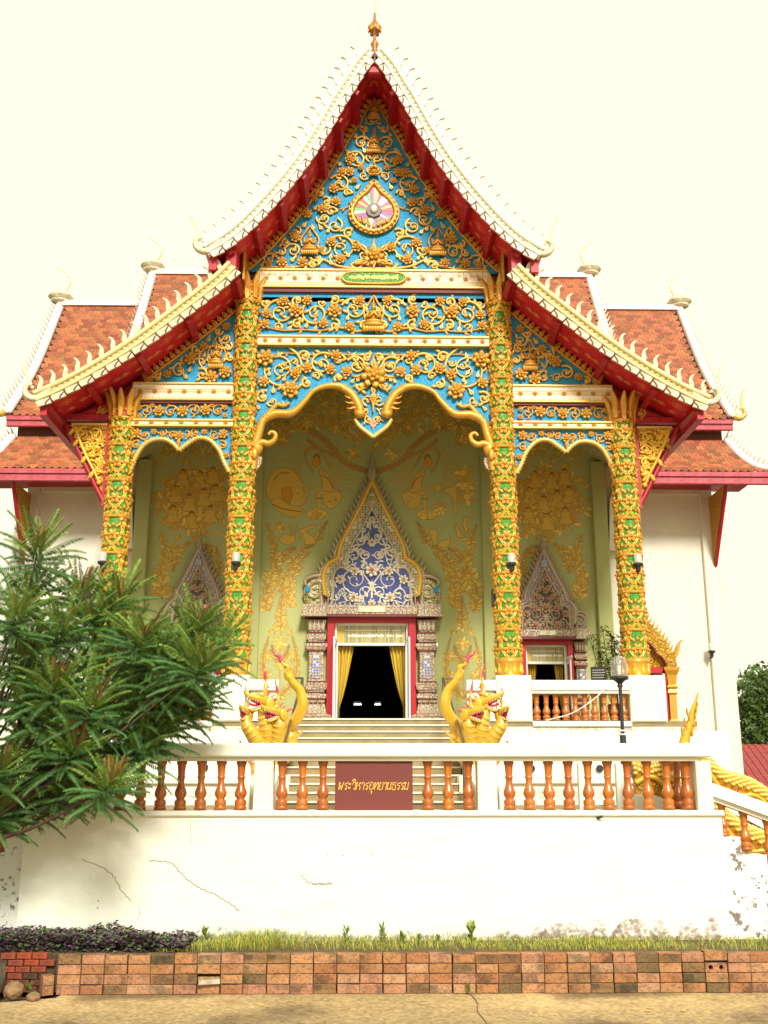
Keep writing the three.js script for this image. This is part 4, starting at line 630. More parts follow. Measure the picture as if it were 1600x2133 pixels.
  mesh('door_frame', [bx(fw, H + .12, .26, W + fw / 2 - .01, (H + .12) / 2, .06), bx(fw, H + .12, .26, -W - fw / 2 + .01, (H + .12) / 2, .06), bx(W * 2 - .02, .13, .26, 0, H + .055, .06)], mat.redDoor, g);
  const ty = main ? 1.92 : 1.5;
  mesh('aluminium_frame', [cbx(.05, H - .01, .1, .006, W - .04, H / 2, -.02), cbx(.05, H - .01, .1, .006, -W + .04, H / 2, -.02), cbx(W * 2 - .14, .05, .1, .006, 0, H - .03, -.02), cbx(W * 2 - .14, .06, .1, .006, 0, ty, -.02)], mat.alu, g);
  const tp = mesh('transom_panel', new THREE.PlaneGeometry(W * 2 - .14, H - ty - .09).translate(0, (H + ty) / 2 - .01, -.06), S({ map: transomTex, roughness: .5, side: two }), g); tp.castShadow = true;
  mesh('transom_glass', new THREE.PlaneGeometry(W * 2 - .14, H - ty - .09).translate(0, (H + ty) / 2 - .01, -.01), mat.glass, g);
  const ch = ty - .03, cw = W * .42;
  const c1 = mesh('curtain', curtainGeo(cw, .05, ch, 1), mat.curtain, g); c1.position.set(-W + .09, ty - .03, -.16); const c2 = mesh('curtain', curtainGeo(cw, .05, ch, -1), mat.curtain, g); c2.position.set(W - .09, ty - .03, -.16);
  for (const s of main ? [-1, 1] : [1]) { // open glazed leaves folded outwards
    const L = mesh('door_leaf', [cbx(.035, H * .83, .05, .005, 0, H * .415, .0), cbx(.035, H * .83, .05, .005, 0, H * .415, main ? .55 : .42), cbx(.03, .05, .55, .005, 0, .03, .27), cbx(.03, .05, .55, .005, 0, H * .82, .27)], mat.alu, g); L.position.set(s * (W - .075), .01, .08); L.rotation.y = s * .1;
    if (!main) mesh('leaf_glass', [bx(.006, H * .78, .36, s * (W - .06), H * .42, .29)], mat.glass, g);
  }
}
doorway(0, 1, 1, 1, true); doorway(4.05, .61, .8, .62, false); doorway(-4.05, .61, .8, .62, false);

// ---------- side wings (transepts) ----------
mat.tile = S({ color: 0xffffff, roughness: .7, map: T.grain });
const tileGeo = (() => { const g = ext([[-.094, .12], [-.094, -.02], [0, -.12], [.094, -.02], [.094, .12]], .03, 0, .008); return g; })();
function tiled(parent, prof, x0, x1, seed, s, taper = 0) {           // prof: (z, y) from eave to ridge
  const len = arc(prof).pop(), step = .155, pw = .19, list = [], r = rngOf(seed);
  for (let d = .06, j = 0; d < len - .05; d += step, j++) { const [z, y, a] = along(prof, d), xe = x1 - taper * (1 - d / len); for (let x = x0 + (j % 2) * pw / 2; x < x1 + taper * (1 - d / len) - .05; x += pw) list.push([x * s, y, z, a]); }
  const im = new THREE.InstancedMesh(tileGeo, mat.tile, list.length), m = new THREE.Matrix4(), q = new THREE.Quaternion(), col = new THREE.Color();
  list.forEach(([x, y, z, a], i) => { q.setFromEuler(new THREE.Euler(-(PI / 2 - Math.abs(PI - Math.abs(a) > 0 ? 0 : 0)) + 0, 0, 0)); const tilt = Math.atan2(sin(a), -cos(a)); q.setFromEuler(new THREE.Euler(-(PI / 2 - tilt) + .16, (r() - .5) * .05, (r() - .5) * .06)); m.compose(V(x, y + .03, z + .02), q, V(1, 1, 1)); im.setMatrixAt(i, m); const k = .6 + r() * .75; im.setColorAt(i, col.setRGB(.42 * k, .12 * k * (.85 + r() * .45), .045 * k)); });
  im.name = 'roof_tiles'; im.castShadow = im.receiveShadow = true; parent.add(im); return stuff(im);
}
const tileUnder = S({ color: lin(.13, .035, .02), roughness: .8, side: two });
const cz = (pr, s, x0, x1) => { const pos = [], idx = []; pr.forEach(([z, y]) => pos.push(x0 * s, y, z, x1 * s, y, z)); for (let i = 0; i < pr.length - 1; i++) idx.push(i * 2, i * 2 + 1, i * 2 + 2, i * 2 + 1, i * 2 + 3, i * 2 + 2); const g = new THREE.BufferGeometry(); g.setAttribute('position', new THREE.Float32BufferAttribute(pos, 3)); g.setAttribute('uv', new THREE.Float32BufferAttribute(new Float32Array(pr.length * 4), 2)); g.setIndex(idx); g.computeVertexNormals(); return g; };
mat.transeptWall = S({ color: lin(.84, .80, .70), map: T.plaster, roughness: .9 });
for (const s of [1, -1]) {
  const w = mesh('wing_wall', [ext(mir([[5.4, 0], [9.1, 0], [9.1, 9.9], [5.4, 9.9]], s), .4, -27, 0, s > 0 ? [[[[7.044,4.932][0] - .4, 3.33], [[7.044,4.932][0] + .4, 3.33], [[7.044,4.932][0] + .4, 4.92], [[7.044,4.932][0] - .4, 4.92]]] : [])], mat.transeptWall, hall, 'plain white side wing wall');
  mesh('corner_pilaster', [cbx(.34, 9.9, .16, .02, 8.93 * s, 4.95, -26.56)], mat.transeptWall, w); mesh('wall_band', [cbx(3.3, .18, .14, .015, 7.1 * s, 9.72, -26.53)], mat.transeptWall, w);
  mesh('porch_end_wall', [bx(.3, 9.9, 3.0, 5.75 * s, 4.95, -25.6)], mat.transeptWall, hall);
  mesh('rear_wing_wall', [bx(2.6, 9.6, 4, 9.3 * s, 4.8, -32)], mat.transeptWall, hall);
  // skirt roof
  const sk = smooth([[-25.0, 9.82], [-25.55, 10.22], [-26.25, 11.05]], 14);
  const skR = mesh('skirt_roof', [cz(sk, s, 4.9, 9.62)], tileUnder, hall); tiled(skR, sk, 4.9, 9.45, 5 + s, s, .55);
  mesh('skirt_fascia', [cbx(5.3, .13, .1, .012, 7.5 * s, 9.76, -24.98), cbx(5.3, .17, .12, .012, 7.5 * s, 9.60, -25.03)], mat.pink, hall);
  mesh('skirt_soffit', [bx(5.0, .06, 1.6, 7.4 * s, 9.80, -25.85)], mat.red, hall);
  mesh('skirt_hip', [tube([V(9.52 * s, 11.08, -26.2), V(9.72 * s, 10.45, -25.7), V(9.95 * s, 10.02, -25.2), V(10.2 * s, 9.92, -24.9), V(10.36 * s, 10.05, -24.8)], t => .13 - .04 * t, 30, 7)], mat.whiteTrim, hall);
  for (let i = 0; i < 12; i++) { const t = i / 12; const p = new THREE.CatmullRomCurve3([V(9.52, 11.08, -26.2), V(9.72, 10.45, -25.7), V(9.95, 10.02, -25.2), V(10.2, 9.92, -24.9)]).getPointAt(t); put('hip_horn', hornGeo, mat.brownSilver, hall, p.x * s, p.y + .1, p.z, .1 * s, -.5 * s, .2, .2); }
  put('corner_finial', hornGeo, mat.goldPale, hall, 10.36 * s, 10.0, -24.8, .24 * s, -.2 * s, .75, .4);
  // clerestory and lower wing roof
  mesh('clerestory', [bx(4.6, .5, .3, 7.1 * s, 11.2, -26.35)], S({ color: lin(.10, .035, .02), roughness: .8 }), hall);
  mesh('wing_fascia', [cbx(4.9, .12, .1, .012, 7.15 * s, 11.47, -25.86), cbx(4.9, .14, .12, .012, 7.15 * s, 11.33, -25.92)], mat.pink, hall);
  const p1 = smooth([[-25.85, 11.52], [-27.6, 13.45], [-29.5, 16.37]], 24);
  const r1 = mesh('wing_roof', [cz(p1, s, 4.6, 9.6)], tileUnder, hall); tiled(r1, p1, 4.6, 9.45, 21 + s, s);
  const p2 = smooth([[-25.6, 12.0], [-27.5, 14.35], [-29.5, 17.45]], 24);
  const r2 = mesh('wing_upper_roof', [cz(p2, s, 3.2, 6.85)], tileUnder, hall); tiled(r2, p2, 3.2, 6.68, 41 + s, s);
  for (const [pr, x, n] of [[p1, 9.62, 'wing_verge'], [p2, 6.84, 'wing_verge']]) {
    const vg = mesh(n, [tube(pr.map(([z, y]) => V(x * s, y + .1, z)), .15, 30, 4)], mat.whiteTrim, hall);
    const len = arc(pr).pop(); for (let d = .25; d < len; d += .24) { const [z, y] = along(pr, d); const q = put('verge_horn', hornGeo, mat.brownSilver, vg, (x + .12) * s, y + .16, z, .09 * s, -.55 * s, .2, .25); }
    const rz = -29.5, ry = pr[pr.length - 1][1];
    mesh('ridge_cap', [bx(x - 2.8, .16, .3, (x + 2.8) / 2 * s, ry + .1, rz)], mat.whiteTrim, hall);
    mesh('ridge_end_finial', [lathe([[.0, 0], [.22, .02], [.30, .08], [.2, .14], [.38, .2], [.24, .26], [.3, .32], [.1, .42], [0, .46]], 14).translate(x * s, ry + .12, rz)], mat.cream, hall);
    mesh('ridge_hook', [tube([[.05, .5], [-.05, .9], [.12, 1.15], [.35, 1.35]].map(p => V((x - .2 + p[0] * 1.2) * s, ry + p[1], rz)), t => .022 * (1 - .7 * t), 14, 6)], mat.goldPale, hall);
    // naga finial at the foot of the verge
    const [fz, fy] = pr[0]; mesh('verge_finial', [tube([[0, .1], [.16, .05], [.3, .16], [.26, .34]].map(p => V((x + p[0]) * s, fy + p[1], fz + .05)), t => .1 * (1 - .5 * t), 14, 6), horn(.2 * s, .62, .3).rotateZ(-.2 * s).translate((x + .2) * s, fy + .3, fz + .05)], mat.goldPale, hall);
  }
  // brackets under the skirt eave
  for (const x of [5.95, 9.05]) {
    const pts = [[-26.55, 9.55], [-25.25, 9.55], [-26.4, 7.9], [-26.55, 7.75]]; const g = ext(pts.map(([z, y]) => [z, y]), .1, -.05); g.rotateY(-PI / 2); g.translate(x * s, 0, 0);
    const b = mesh('eave_bracket', g, carved, hall); mesh('eave_bracket_edge', [tube([V(x * s, 9.55, -25.2), V(x * s, 7.7, -26.48)], .05, 3, 4)], mat.red, b);
  }
}
// gilded side doorway on the right wing
{
  const [cx] = [7.044,4.932], d = mesh('gilded_doorway', bx(1.0, .14, .2, 0, 1.62, .1), mat.redDoor, hall, 'small gilded side doorway with stepped pediment'); d.position.set(cx, 3.35, -26.6);
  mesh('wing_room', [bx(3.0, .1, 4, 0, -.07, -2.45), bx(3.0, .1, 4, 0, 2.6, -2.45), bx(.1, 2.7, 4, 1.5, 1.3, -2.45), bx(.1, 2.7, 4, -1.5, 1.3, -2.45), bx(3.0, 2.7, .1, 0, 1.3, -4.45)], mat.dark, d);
  mesh('doorway_frame', [bx(.1, 1.6, .2, .44, .8, .1), bx(.1, 1.6, .2, -.44, .8, .1)], mat.redDoor, d);
  const half = [[0, 3.15], [.1, 2.86], [.3, 2.62], [.52, 2.36], [.64, 2.1], [.72, 2.05], [.76, 1.72]];
  mesh('gilded_pediment', ext([...half, [.52, 1.7], [.48, 1.82], [.36, 1.98], [.27, 2.03], [.22, 2.16], [.12, 2.28], [0, 2.4], [-.12, 2.28], [-.22, 2.16], [-.27, 2.03], [-.36, 1.98], [-.48, 1.82], [-.52, 1.7], ...mir(half, -1).reverse().slice(0, -1)], .22, .05), carved, d);
  mesh('pediment_inner', ext([[-.5, 1.7], [.5, 1.7], [.36, 1.98], [.22, 2.16], [0, 2.38], [-.22, 2.16], [-.36, 1.98]], .05, .05), carved, d);
  mesh('scalloped_edge', [1, -1].map(s => tube(mir([[.5, 1.72], [.46, 1.83], [.36, 1.97], [.27, 2.02], [.21, 2.15], [.11, 2.27], [0, 2.38]], s).map(p => V(p[0], p[1], .26)), .028, 24, 6)), mat.maroon, d);
  for (const s of [1, -1]) {
    for (let i = 0; i < 11; i++) { const [x, y] = along(half, .1 + i * .125); put('edge_flame', flameGeo, mat.gold, d, x * s, y, .15, .1, -.5 * s, .17, .3); }
    put('corner_naga', hornGeo, mat.gold, d, .74 * s, 1.95, .16, .26 * s, -.4 * s, .52, .8);
    const p = mesh('gilded_pilaster', sq([[.17, 0], [.17, .1], [.12, .16], [.1, .3], [.13, .34], [.09, .4], [.09, 1.0], [.13, 1.06], [.1, 1.14], [.14, 1.2], [.1, 1.26], [.13, 1.5], [.19, 1.62], [.2, 1.7]], .8), mat.gold, d); p.position.set(.62 * s, 0, .13);
  }
  const lf = mesh('grille_leaf', [bx(.03, 1.5, .04, 0, .78, .02), bx(.03, 1.5, .04, .42, .78, .02), bx(.42, .03, .04, .21, .04, .02), bx(.42, .03, .04, .21, 1.52, .02)], mat.alu, d); lf.position.set(.4, 0, .22); lf.rotation.y = -1.15 + PI;
  mesh('grille_panel', [bx(.4, 1.46, .01, .21, .78, .02)], S({ color: lin(.34, .12, .10), roughness: .5 }), d).position.copy(lf.position); d.children[d.children.length - 1].rotation.y = lf.rotation.y;
}

// ---------- porch podium ----------
const stain = ctex(1024, 256, (g, w, h) => { g.fillStyle = '#f1efe4'; g.fillRect(0, 0, w, h); const r = rngOf(17); for (let i = 0; i < 260; i++) { const x = r() * w, y0 = 8 + r() * 26; g.fillStyle = `rgba(${120 + r() * 60},${100 + r() * 50},${70 + r() * 50},${.05 + r() * .22})`; g.fillRect(x, y0, 2 + r() * 26, 2 + r() * 9); if (r() > .75) g.fillRect(x, y0, 1.5 + r() * 2, 10 + r() * 50); } }, 8, 1.2, 0, 2.15);
mat.podium = S({ map: stain, color: lin(.88, .87, .82), roughness: .9, bumpMap: T.plasterB, bumpScale: .005 });
const podium = thing('porch_podium', 'white raised porch podium with pedestals and orange balusters below the gilded columns', 'podium');
const balProfile = [[.0, 0], [.078, 0], [.078, .07], [.066, .08], [.066, .10], [.074, .11], [.074, .19], [.062, .205], [.05, .225], [.05, .24], [.07, .29], [.078, .34], [.072, .40], [.055, .46], [.044, .53], [.040, .60], [.044, .64], [.052, .655], [.052, .68], [.044, .69], [.048, .80], [.055, .92], [.066, .94], [.066, 1.0], [0, 1.0]];
const balGeo = flat(lathe(balProfile, 14));
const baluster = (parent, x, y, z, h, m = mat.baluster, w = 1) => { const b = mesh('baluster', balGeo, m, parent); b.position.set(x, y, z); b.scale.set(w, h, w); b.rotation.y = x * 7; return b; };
const zP = -19.4;
mesh('podium_mass', [bx(4.6, 3.25, 4.9, 3.7, 1.625, -21.85), bx(4.6, 3.25, 4.9, -3.7, 1.625, -21.85), bx(2.84, 3.36, 4.2, 0, 1.68, -21.9)], mat.podium, podium);
mesh('porch_floor', [bx(4.6, .1, 4.9, 3.72, 3.305, -21.87), bx(4.6, .1, 4.9, -3.72, 3.305, -21.87)], mat.granite, podium);
mesh('podium_band', [cbx(4.5, .1, .1, .012, 3.72, 2.28, zP + .03), cbx(4.5, .1, .1, .012, -3.72, 2.28, zP + .03)], mat.white, podium);
for (const s of [1, -1]) {
  for (const x of [2.63, 5.12]) mesh('pedestal', [cbx(.66, .86, .82, .03, x * s, 3.76, zP - .38), cbx(.58, .06, .58, .02, x * s, 4.16, zG)], mat.white, podium);
  mesh('parapet_foot', [cbx(1.84, .10, .3, .012, 3.875 * s, 3.30, zP - .1)], mat.white, podium);
  mesh('parapet_rail', [cbx(1.84, .20, .3, .02, 3.875 * s, 4.0, zP - .1), cbx(1.84, .05, .24, .01, 3.875 * s, 3.875, zP - .1)], mat.white, podium);
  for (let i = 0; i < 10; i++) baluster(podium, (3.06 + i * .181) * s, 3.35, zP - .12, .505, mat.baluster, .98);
  // side return of the parapet and stepped plinth by the wing
  mesh('plinth_step', [cbx(1.3, 3.18, .5, .02, 6.0 * s * .995, 1.59, zP - .35)], mat.podium, podium);
}
// the pair of pedestals flanking the stairs
for (const s of [1, -1]) mesh('inner_parapet', [cbx(.55, .2, .3, .02, 2.02 * s, 4.0, zP - .1), bx(.52, .5, .26, 2.02 * s, 3.6, zP - .12)], mat.white, podium);
// ---------- stairs ----------
const stairs = thing('stone_staircase', 'wide speckled stone staircase with pale nosings climbing to the central doorway', 'staircase');
const zS0 = -15.3, nst = 12, rise = 1.48 / nst, tread = .345;
for (let i = 0; i < nst; i++) {
  const st = mesh('step', bx(2.74, rise, tread * (nst - i) + .2, 0, 1.88 + rise * (i + .5), zS0 - i * tread - (tread * (nst - i) + .2) / 2), mat.granite, stairs);
  mesh('nosing', [cbx(2.73, .026, tread + .03, .006, 0, 1.88 + rise * (i + 1) + .006, zS0 - i * tread - tread / 2 + .015)], mat.nosing, st);
}
for (const s of [1, -1]) {
  mesh('stair_cheek', [(() => { const g = ext([[zS0 + .5, 0], [zS0 + .5, 2.25], [zS0, 2.35], [zP, 3.35], [zP, 0]], .34, -.17); g.rotateY(-PI / 2); return g.translate(1.56 * s, 0, 0); })()], mat.white, stairs);
  const r = thing('stair_handrail', 'thin grey steel handrail along the edge of the stone staircase', 'handrail', [1.30 * s, 0, 0], 0, 'handrails of the staircase');
  mesh('rail', [tube([V(0, 2.80, zS0 + .1), V(0, 4.12, -19.3)], .022, 8, 8)], mat.steel, r);
  mesh('post', [tube([V(0, 1.9, zS0 - .1), V(0, 2.86, zS0 - .1)], .022, 4, 8)], mat.steel, r); mesh('post', [tube([V(0, 3.36, -19.3), V(0, 4.12, -19.3)], .022, 4, 8)], mat.steel, r); mesh('post', [tube([V(0, 2.6, -17.3), V(0, 3.48, -17.3)], .02, 4, 8)], mat.steel, r);
  mesh('return', [tube([V(0, 4.12, -19.3), V(.14 * s, 4.13, -19.34), V(.28 * s, 4.12, -19.36)], .022, 8, 8)], mat.steel, r);
}
// ---------- three-headed naga statues ----------
const nagaGold = PH({ color: lin(.72, .42, .03), metalness: .2, roughness: .32, clearcoat: .5, clearcoatRoughness: .2 });
const nagaBelly = PH({ color: lin(.80, .58, .12), metalness: .15, roughness: .3, clearcoat: .6, clearcoatRoughness: .15 });
const nagaRed = PH({ color: lin(.50, .02, .05), roughness: .35, clearcoat: .4 }), nagaPink = PH({ color: lin(.55, .06, .13), roughness: .35, clearcoat: .4 });
const toothM = S({ color: lin(.82, .8, .74), roughness: .4 });
function loft(secs) { // rounded sections [z, y, w, h]
  const n = 12, pos = [], idx = [], uv = [];
  secs.forEach(([z, y, w, h], i) => { for (let j = 0; j <= n; j++) { const a = j / n * 2 * PI, c = cos(a), s = sin(a); pos.push(Math.sign(c) * Math.pow(Math.abs(c), .7) * w, y + Math.sign(s) * Math.pow(Math.abs(s), .7) * h, z); uv.push(i, j / n); } });
  for (let i = 0; i < secs.length - 1; i++) for (let j = 0; j < n; j++) { const a = i * (n + 1) + j, b = a + n + 1; idx.push(a, a + 1, b, b, a + 1, b + 1); }
  for (const i of [0, secs.length - 1]) for (let j = 1; j < n - 1; j++) idx.push(i * (n + 1), i * (n + 1) + j, i * (n + 1) + j + 1);
  const g = new THREE.BufferGeometry(); g.setAttribute('position', new THREE.Float32BufferAttribute(pos, 3)); g.setAttribute('uv', new THREE.Float32BufferAttribute(uv, 2)); g.setIndex(idx); g.computeVertexNormals(); return flat(g);
}
function nagaHead(parent, p, yaw, k, pitch = 0) {                     // head looks along +z before turning
  const pl = g => g.scale(k, k, k).rotateX(-pitch).rotateY(yaw).translate(p[0], p[1], p[2]);
  const jaw = (g) => g.rotateX(.42);
  mesh('head', [pl(loft([[-.16, -.02, .09, .10], [-.06, .04, .12, .11], [.06, .07, .115, .085], [.16, .075, .09, .06], [.26, .085, .075, .05], [.33, .12, .05, .04], [.36, .15, .03, .03]])), pl(jaw(loft([[-.12, -.05, .08, .045], [.04, -.075, .085, .035], [.16, -.08, .065, .028], [.25, -.065, .045, .024]]))), ...[-1, 1].map(s => pl(ell(.045, .05, .05, s * .085, .135, .05))), ...[-1, 1].map(s => pl(ell(.03, .13, .1, s * .13, .0, -.12)))], nagaGold, parent);
  mesh('mouth', [pl(loft([[-.1, .0, .07, .05], [.08, .01, .085, .045], [.2, .03, .06, .03]])), pl(jaw(loft([[-.08, -.03, .06, .03], [.14, -.05, .055, .018], [.22, -.045, .035, .014]]))), pl(tube([V(0, -.03, 0), V(0, -.06, .15), V(0, -.04, .24)], .022, 8, 6))], nagaRed, parent);
  const th = []; for (const s of [-1, 1]) for (let i = 0; i < 6; i++) { th.push(pl(flat(new THREE.ConeGeometry(.014, i === 5 ? .07 : .045, 5)).rotateX(PI).translate(s * (.085 - i * .008), .0 + i * .01, .06 + i * .047))); th.push(pl(jaw(flat(new THREE.ConeGeometry(.013, .04, 5)).translate(s * (.07 - i * .006), -.03, .04 + i * .036)))); }
  mesh('teeth', th, toothM, parent);
  mesh('eye', [-1, 1].map(s => pl(ell(.024, .026, .026, s * .115, .14, .075))), toothM, parent);
  mesh('crest', [.0, 1, 2, 3].map(i => pl(horn(.13 - i * .012, .20 - i * .018, .18).rotateY(PI / 2).rotateX(-.55 - i * .16).translate(0, .15 - i * .035, .02 - i * .06))).concat([-1, 1].map(s => pl(horn(.12, .2, .2).rotateY(PI / 2).rotateX(-1).rotateZ(-s * .7).translate(s * .12, .04, -.1)))), nagaPink, parent);
  mesh('crown_spike', [pl(flat(tube([V(0, .15, -.02), V(.01, .28, -.03), V(-.015, .38, -.02), V(.01, .50, .02), V(0, .62, .05)], t => .05 * (1 - .85 * t) + .012 * sin(t * 22), 24, 7)))], nagaGold, parent);
  mesh('spike_tip', [pl(flat(tube([V(.0, .44, .0), V(.012, .53, .025), V(-.005, .62, .05), V(0, .72, .08)], t => .036 * (1 - .9 * t), 14, 7)))], nagaPink, parent);
}
function makeNaga(s) {                                                // s = -1: left of the stairs
  const o = thing('naga_statue', s < 0 ? 'golden three-headed naga statue, tail curled up, with green leaves reaching its head' : 'golden three-headed naga statue, tail curled up, on the lamp post side of the staircase', 'statue', [1.62 * s, 2.36, -16.2]);
  o.scale.setScalar(.77);
  const necks = [[[0, 0, .02], [.05, .40, .12], [.26, .78, .26], [.40, .98, .26], [.44, 1.14, .20]], [[0, 0, 0], [0, .5, .08], [.02, .9, .18], [.08, 1.16, .16], [.12, 1.34, .10]], [[-.02, 0, 0], [-.10, .45, .06], [-.20, .80, .16], [-.24, 1.0, .18], [-.20, 1.16, .12]]].map(n => n.map(([x, y, z]) => V(x * s, y, z)));
  const rr = t => .205 * (1 - .50 * t) + .02 * sin(t * PI);
  mesh('body', [...necks.map(n => tube(n, rr, 40, 14)), tube([V(-.05 * s, .2, -.1), V(-.35 * s, .55, -.55), V(-.40 * s, 1.0, -.75), V(-.30 * s, .72, -.25), V(-.34 * s, 1.2, -.2)].slice(0, 3), t => .2 - .05 * t, 20, 12), ell(.34, .30, .26, 0, .12, -.02, 2)], nagaGold, o);
  for (const n of necks) {                                            // overlapping belly plates
    const c = new THREE.CatmullRomCurve3(n, false, 'centripetal');
    for (let i = 0; i < 11; i++) {
      const t = .04 + i * .078, p = c.getPointAt(t), tg = c.getTangentAt(t), r = rr(t);
      const q = mesh('belly_plate', flat(new THREE.SphereGeometry(1, 12, 6, 0, 2 * PI, 0, PI / 2)), nagaBelly, o); q.scale.set(r * .88, .06, r * .96); q.position.set(p.x + s * .025, p.y + .03, p.z + .05);
      q.quaternion.setFromUnitVectors(V(0, 1, 0), tg.clone().multiplyScalar(-1)); q.scale.y = .085;
    }
  }
  const yawOut = s * .95;
  nagaHead(o, [.45 * s, 1.20, .24], s * .25, .80, .1); nagaHead(o, [.13 * s, 1.42, .14], yawOut + s * .15, 1.12, .12); nagaHead(o, [-.16 * s, 1.20, .24], yawOut, .98, .05);
  mesh('hood_fin', [-1, 0, 1, 2].map(k => horn(.22 * s, .4, .5).rotateZ((.5 + k * .25) * s).translate((-.30 - .04 * k) * s, .28 + .2 * k, -.02)), nagaGold, o);
  mesh('side_fin', [0, 1, 2].map(k => horn(-.2 * s, .34, .5).rotateZ(-(.5 + k * .2) * s).translate((.28 + .02 * k) * s, .15 + .16 * k, .02)), S({ color: lin(.5, .2, .03), roughness: .4 }), o);
  // tail: sweeps back and curls up with flame tip
  mesh('tail', [tube([V(-.20 * s, .35, -.3), V(-.30 * s, .95, -.55), V(-.52 * s, 1.15, -.45), V(-.64 * s, 1.42, -.4), V(-.58 * s, 1.72, -.4), V(-.42 * s, 1.90, -.36), V(-.36 * s, 2.06, -.34)], t => .125 * (1 - .4 * t) + .025 * sin(t * PI), 50, 12)], nagaGold, o);
  mesh('tail_flame', [tube([V(-.38 * s, 1.96, -.35), V(-.30 * s, 2.08, -.34), V(-.33 * s, 2.18, -.33), V(-.22 * s, 2.26, -.32), V(-.18 * s, 2.36, -.32), V(-.06 * s, 2.46, -.3)], t => .085 * (1 - .85 * t) + .02 * sin(t * 20), 36, 8), horn(.16 * s, .24, .4).rotateZ(-.6 * s).translate(-.42 * s, 2.02, -.32)], nagaGold, o);
  mesh('tail_tip', [tube([V(-.20 * s, 2.3, -.31), V(-.15 * s, 2.40, -.31), V(-.07 * s, 2.44, -.3), V(.02 * s, 2.54, -.29)], t => .055 * (1 - .9 * t), 14, 8)], nagaPink, o);
  mesh('pedestal', [cbx(.9, .7, .8, .03, 0, -.32, 0)], mat.white, o);
}
makeNaga(-1); makeNaga(1);

// ---------- front terrace ----------
const zT = -13.65, tL = -4.42, tR = 4.42;
const terraceTex = ctex(2048, 512, (g, W, H) => {
  const k = W / 8.84, X = x => (x - tL) * k, Y = y => (1.94 - y) * (H / 1.94), r = rngOf(23);
  g.fillStyle = '#f2f0e4'; g.fillRect(0, 0, W, H);
  for (let i = 0; i < 1500; i++) { g.fillStyle = `rgba(${r() > .5 ? '255,252,240' : '205,198,176'},${r() * .07})`; g.fillRect(r() * W, r() * H, 8 + r() * 120, 4 + r() * 40); }
  const crack = (f, w) => { const p = pairs(f); g.strokeStyle = 'rgba(120,95,85,.75)'; g.lineWidth = w; g.beginPath(); p.forEach(([x, y], i) => { if (!i) return g.moveTo(X(x), Y(y)); const q = p[i - 1]; for (let t = 1; t <= 8; t++) g.lineTo(X(q[0] + (x - q[0]) * t / 8) + (r() - .5) * 5, Y(q[1] + (y - q[1]) * t / 8) + (r() - .5) * 5); }); g.stroke(); };
  crack([-2.838,1.354, -2.567,1.331, -2.348,1.126, -2.164,1.013, -1.982,0.945, -1.799,0.832, -1.678,0.753], 3); crack([-3.676,1.367, -3.431,1.281, -3.276,1.184, -3.176,1.026, -3.036,0.868], 2.2); crack([-2.35,1.827, -2.307,1.537], 1.2); crack([-2.941,0.857, -2.916,0.633], 1.2); crack([-0.943,1.181, -0.851,1.089, -0.701,1.067, -0.539,1.066], 2.2); crack([2.547,0.426, 2.614,0.331, 2.673,0.315], 3); crack([-0.791,1.067, -0.552,1.072], 3);
  for (const [x, y] of pairs([-0.616,1.432, -0.417,1.414, -0.049,1.431, -3.446,0.886, -3.446,0.802])) { g.fillStyle = '#8a7a6c'; g.fillRect(X(x), Y(y), 4, 4); }
  const patch = (x, w, h, c, n) => { for (let i = 0; i < n; i++) { const u = (r() - .5) * 2, v = Math.pow(r(), 1.4) * (1 - u * u); g.fillStyle = `rgba(${c},${.12 + r() * .3})`; g.beginPath(); g.ellipse(X(x + u * w), Y(.42 + v * h), 2 + r() * 9, 2 + r() * 6, r() * 3, 0, 7); g.fill(); } };
  for (const [px, w, h, n] of [[-3.1, .35, .16, 60], [-1.9, .3, .18, 60], [-1.2, .25, .12, 40], [.5, .3, .1, 40], [1.6, .2, .12, 40], [2.05, .12, .16, 30], [2.36, .38, .2, 160], [2.78, .1, .22, 50], [3.2, .28, .24, 140], [3.55, .12, .2, 50], [3.9, .16, .2, 60], [4.2, .1, .26, 50]]) patch(px, w, h, px > 1.5 ? '125,100,100' : '120,125,120', n);
  patch(-1.6, 1.2, .06, '130,140,130', 160); patch(1, 3, .05, '140,130,110', 260);
}, 8.84, 1.94, tL, 0);
mat.terrace = S({ map: terraceTex, color: lin(.88, .87, .83), roughness: .9, bumpMap: T.plasterB, bumpScale: .004 });
const terrace = thing('front_terrace', 'white plastered terrace wall carrying a rail with orange balusters behind the brick edging', 'terrace');
mesh('terrace_wall', [bx(8.84, 1.9, .4, 0, .95, zT - .2)], mat.terrace, terrace, 'plain white terrace wall with hairline cracks');
mesh('terrace_floor', [bx(8.7, .2, 5.4, 0, 1.76, zT - 3.05)], mat.granite, terrace);
mesh('ledge', [cbx(8.9, .07, .48, .015, 0, 1.915, zT - .2)], mat.white, terrace);
mesh('top_rail', [cbx(8.68, .175, .44, .02, 0, 2.70, zT - .2), cbx(8.4, .05, .3, .01, 0, 2.588, zT - .2)], mat.white, terrace);
for (const x of [-4.25, -1.44, 1.44, 4.25]) mesh('post', [cbx(Math.abs(x) > 2 ? .2 : .25, .62, .3, .015, x, 2.255, zT - .2)], mat.white, terrace);
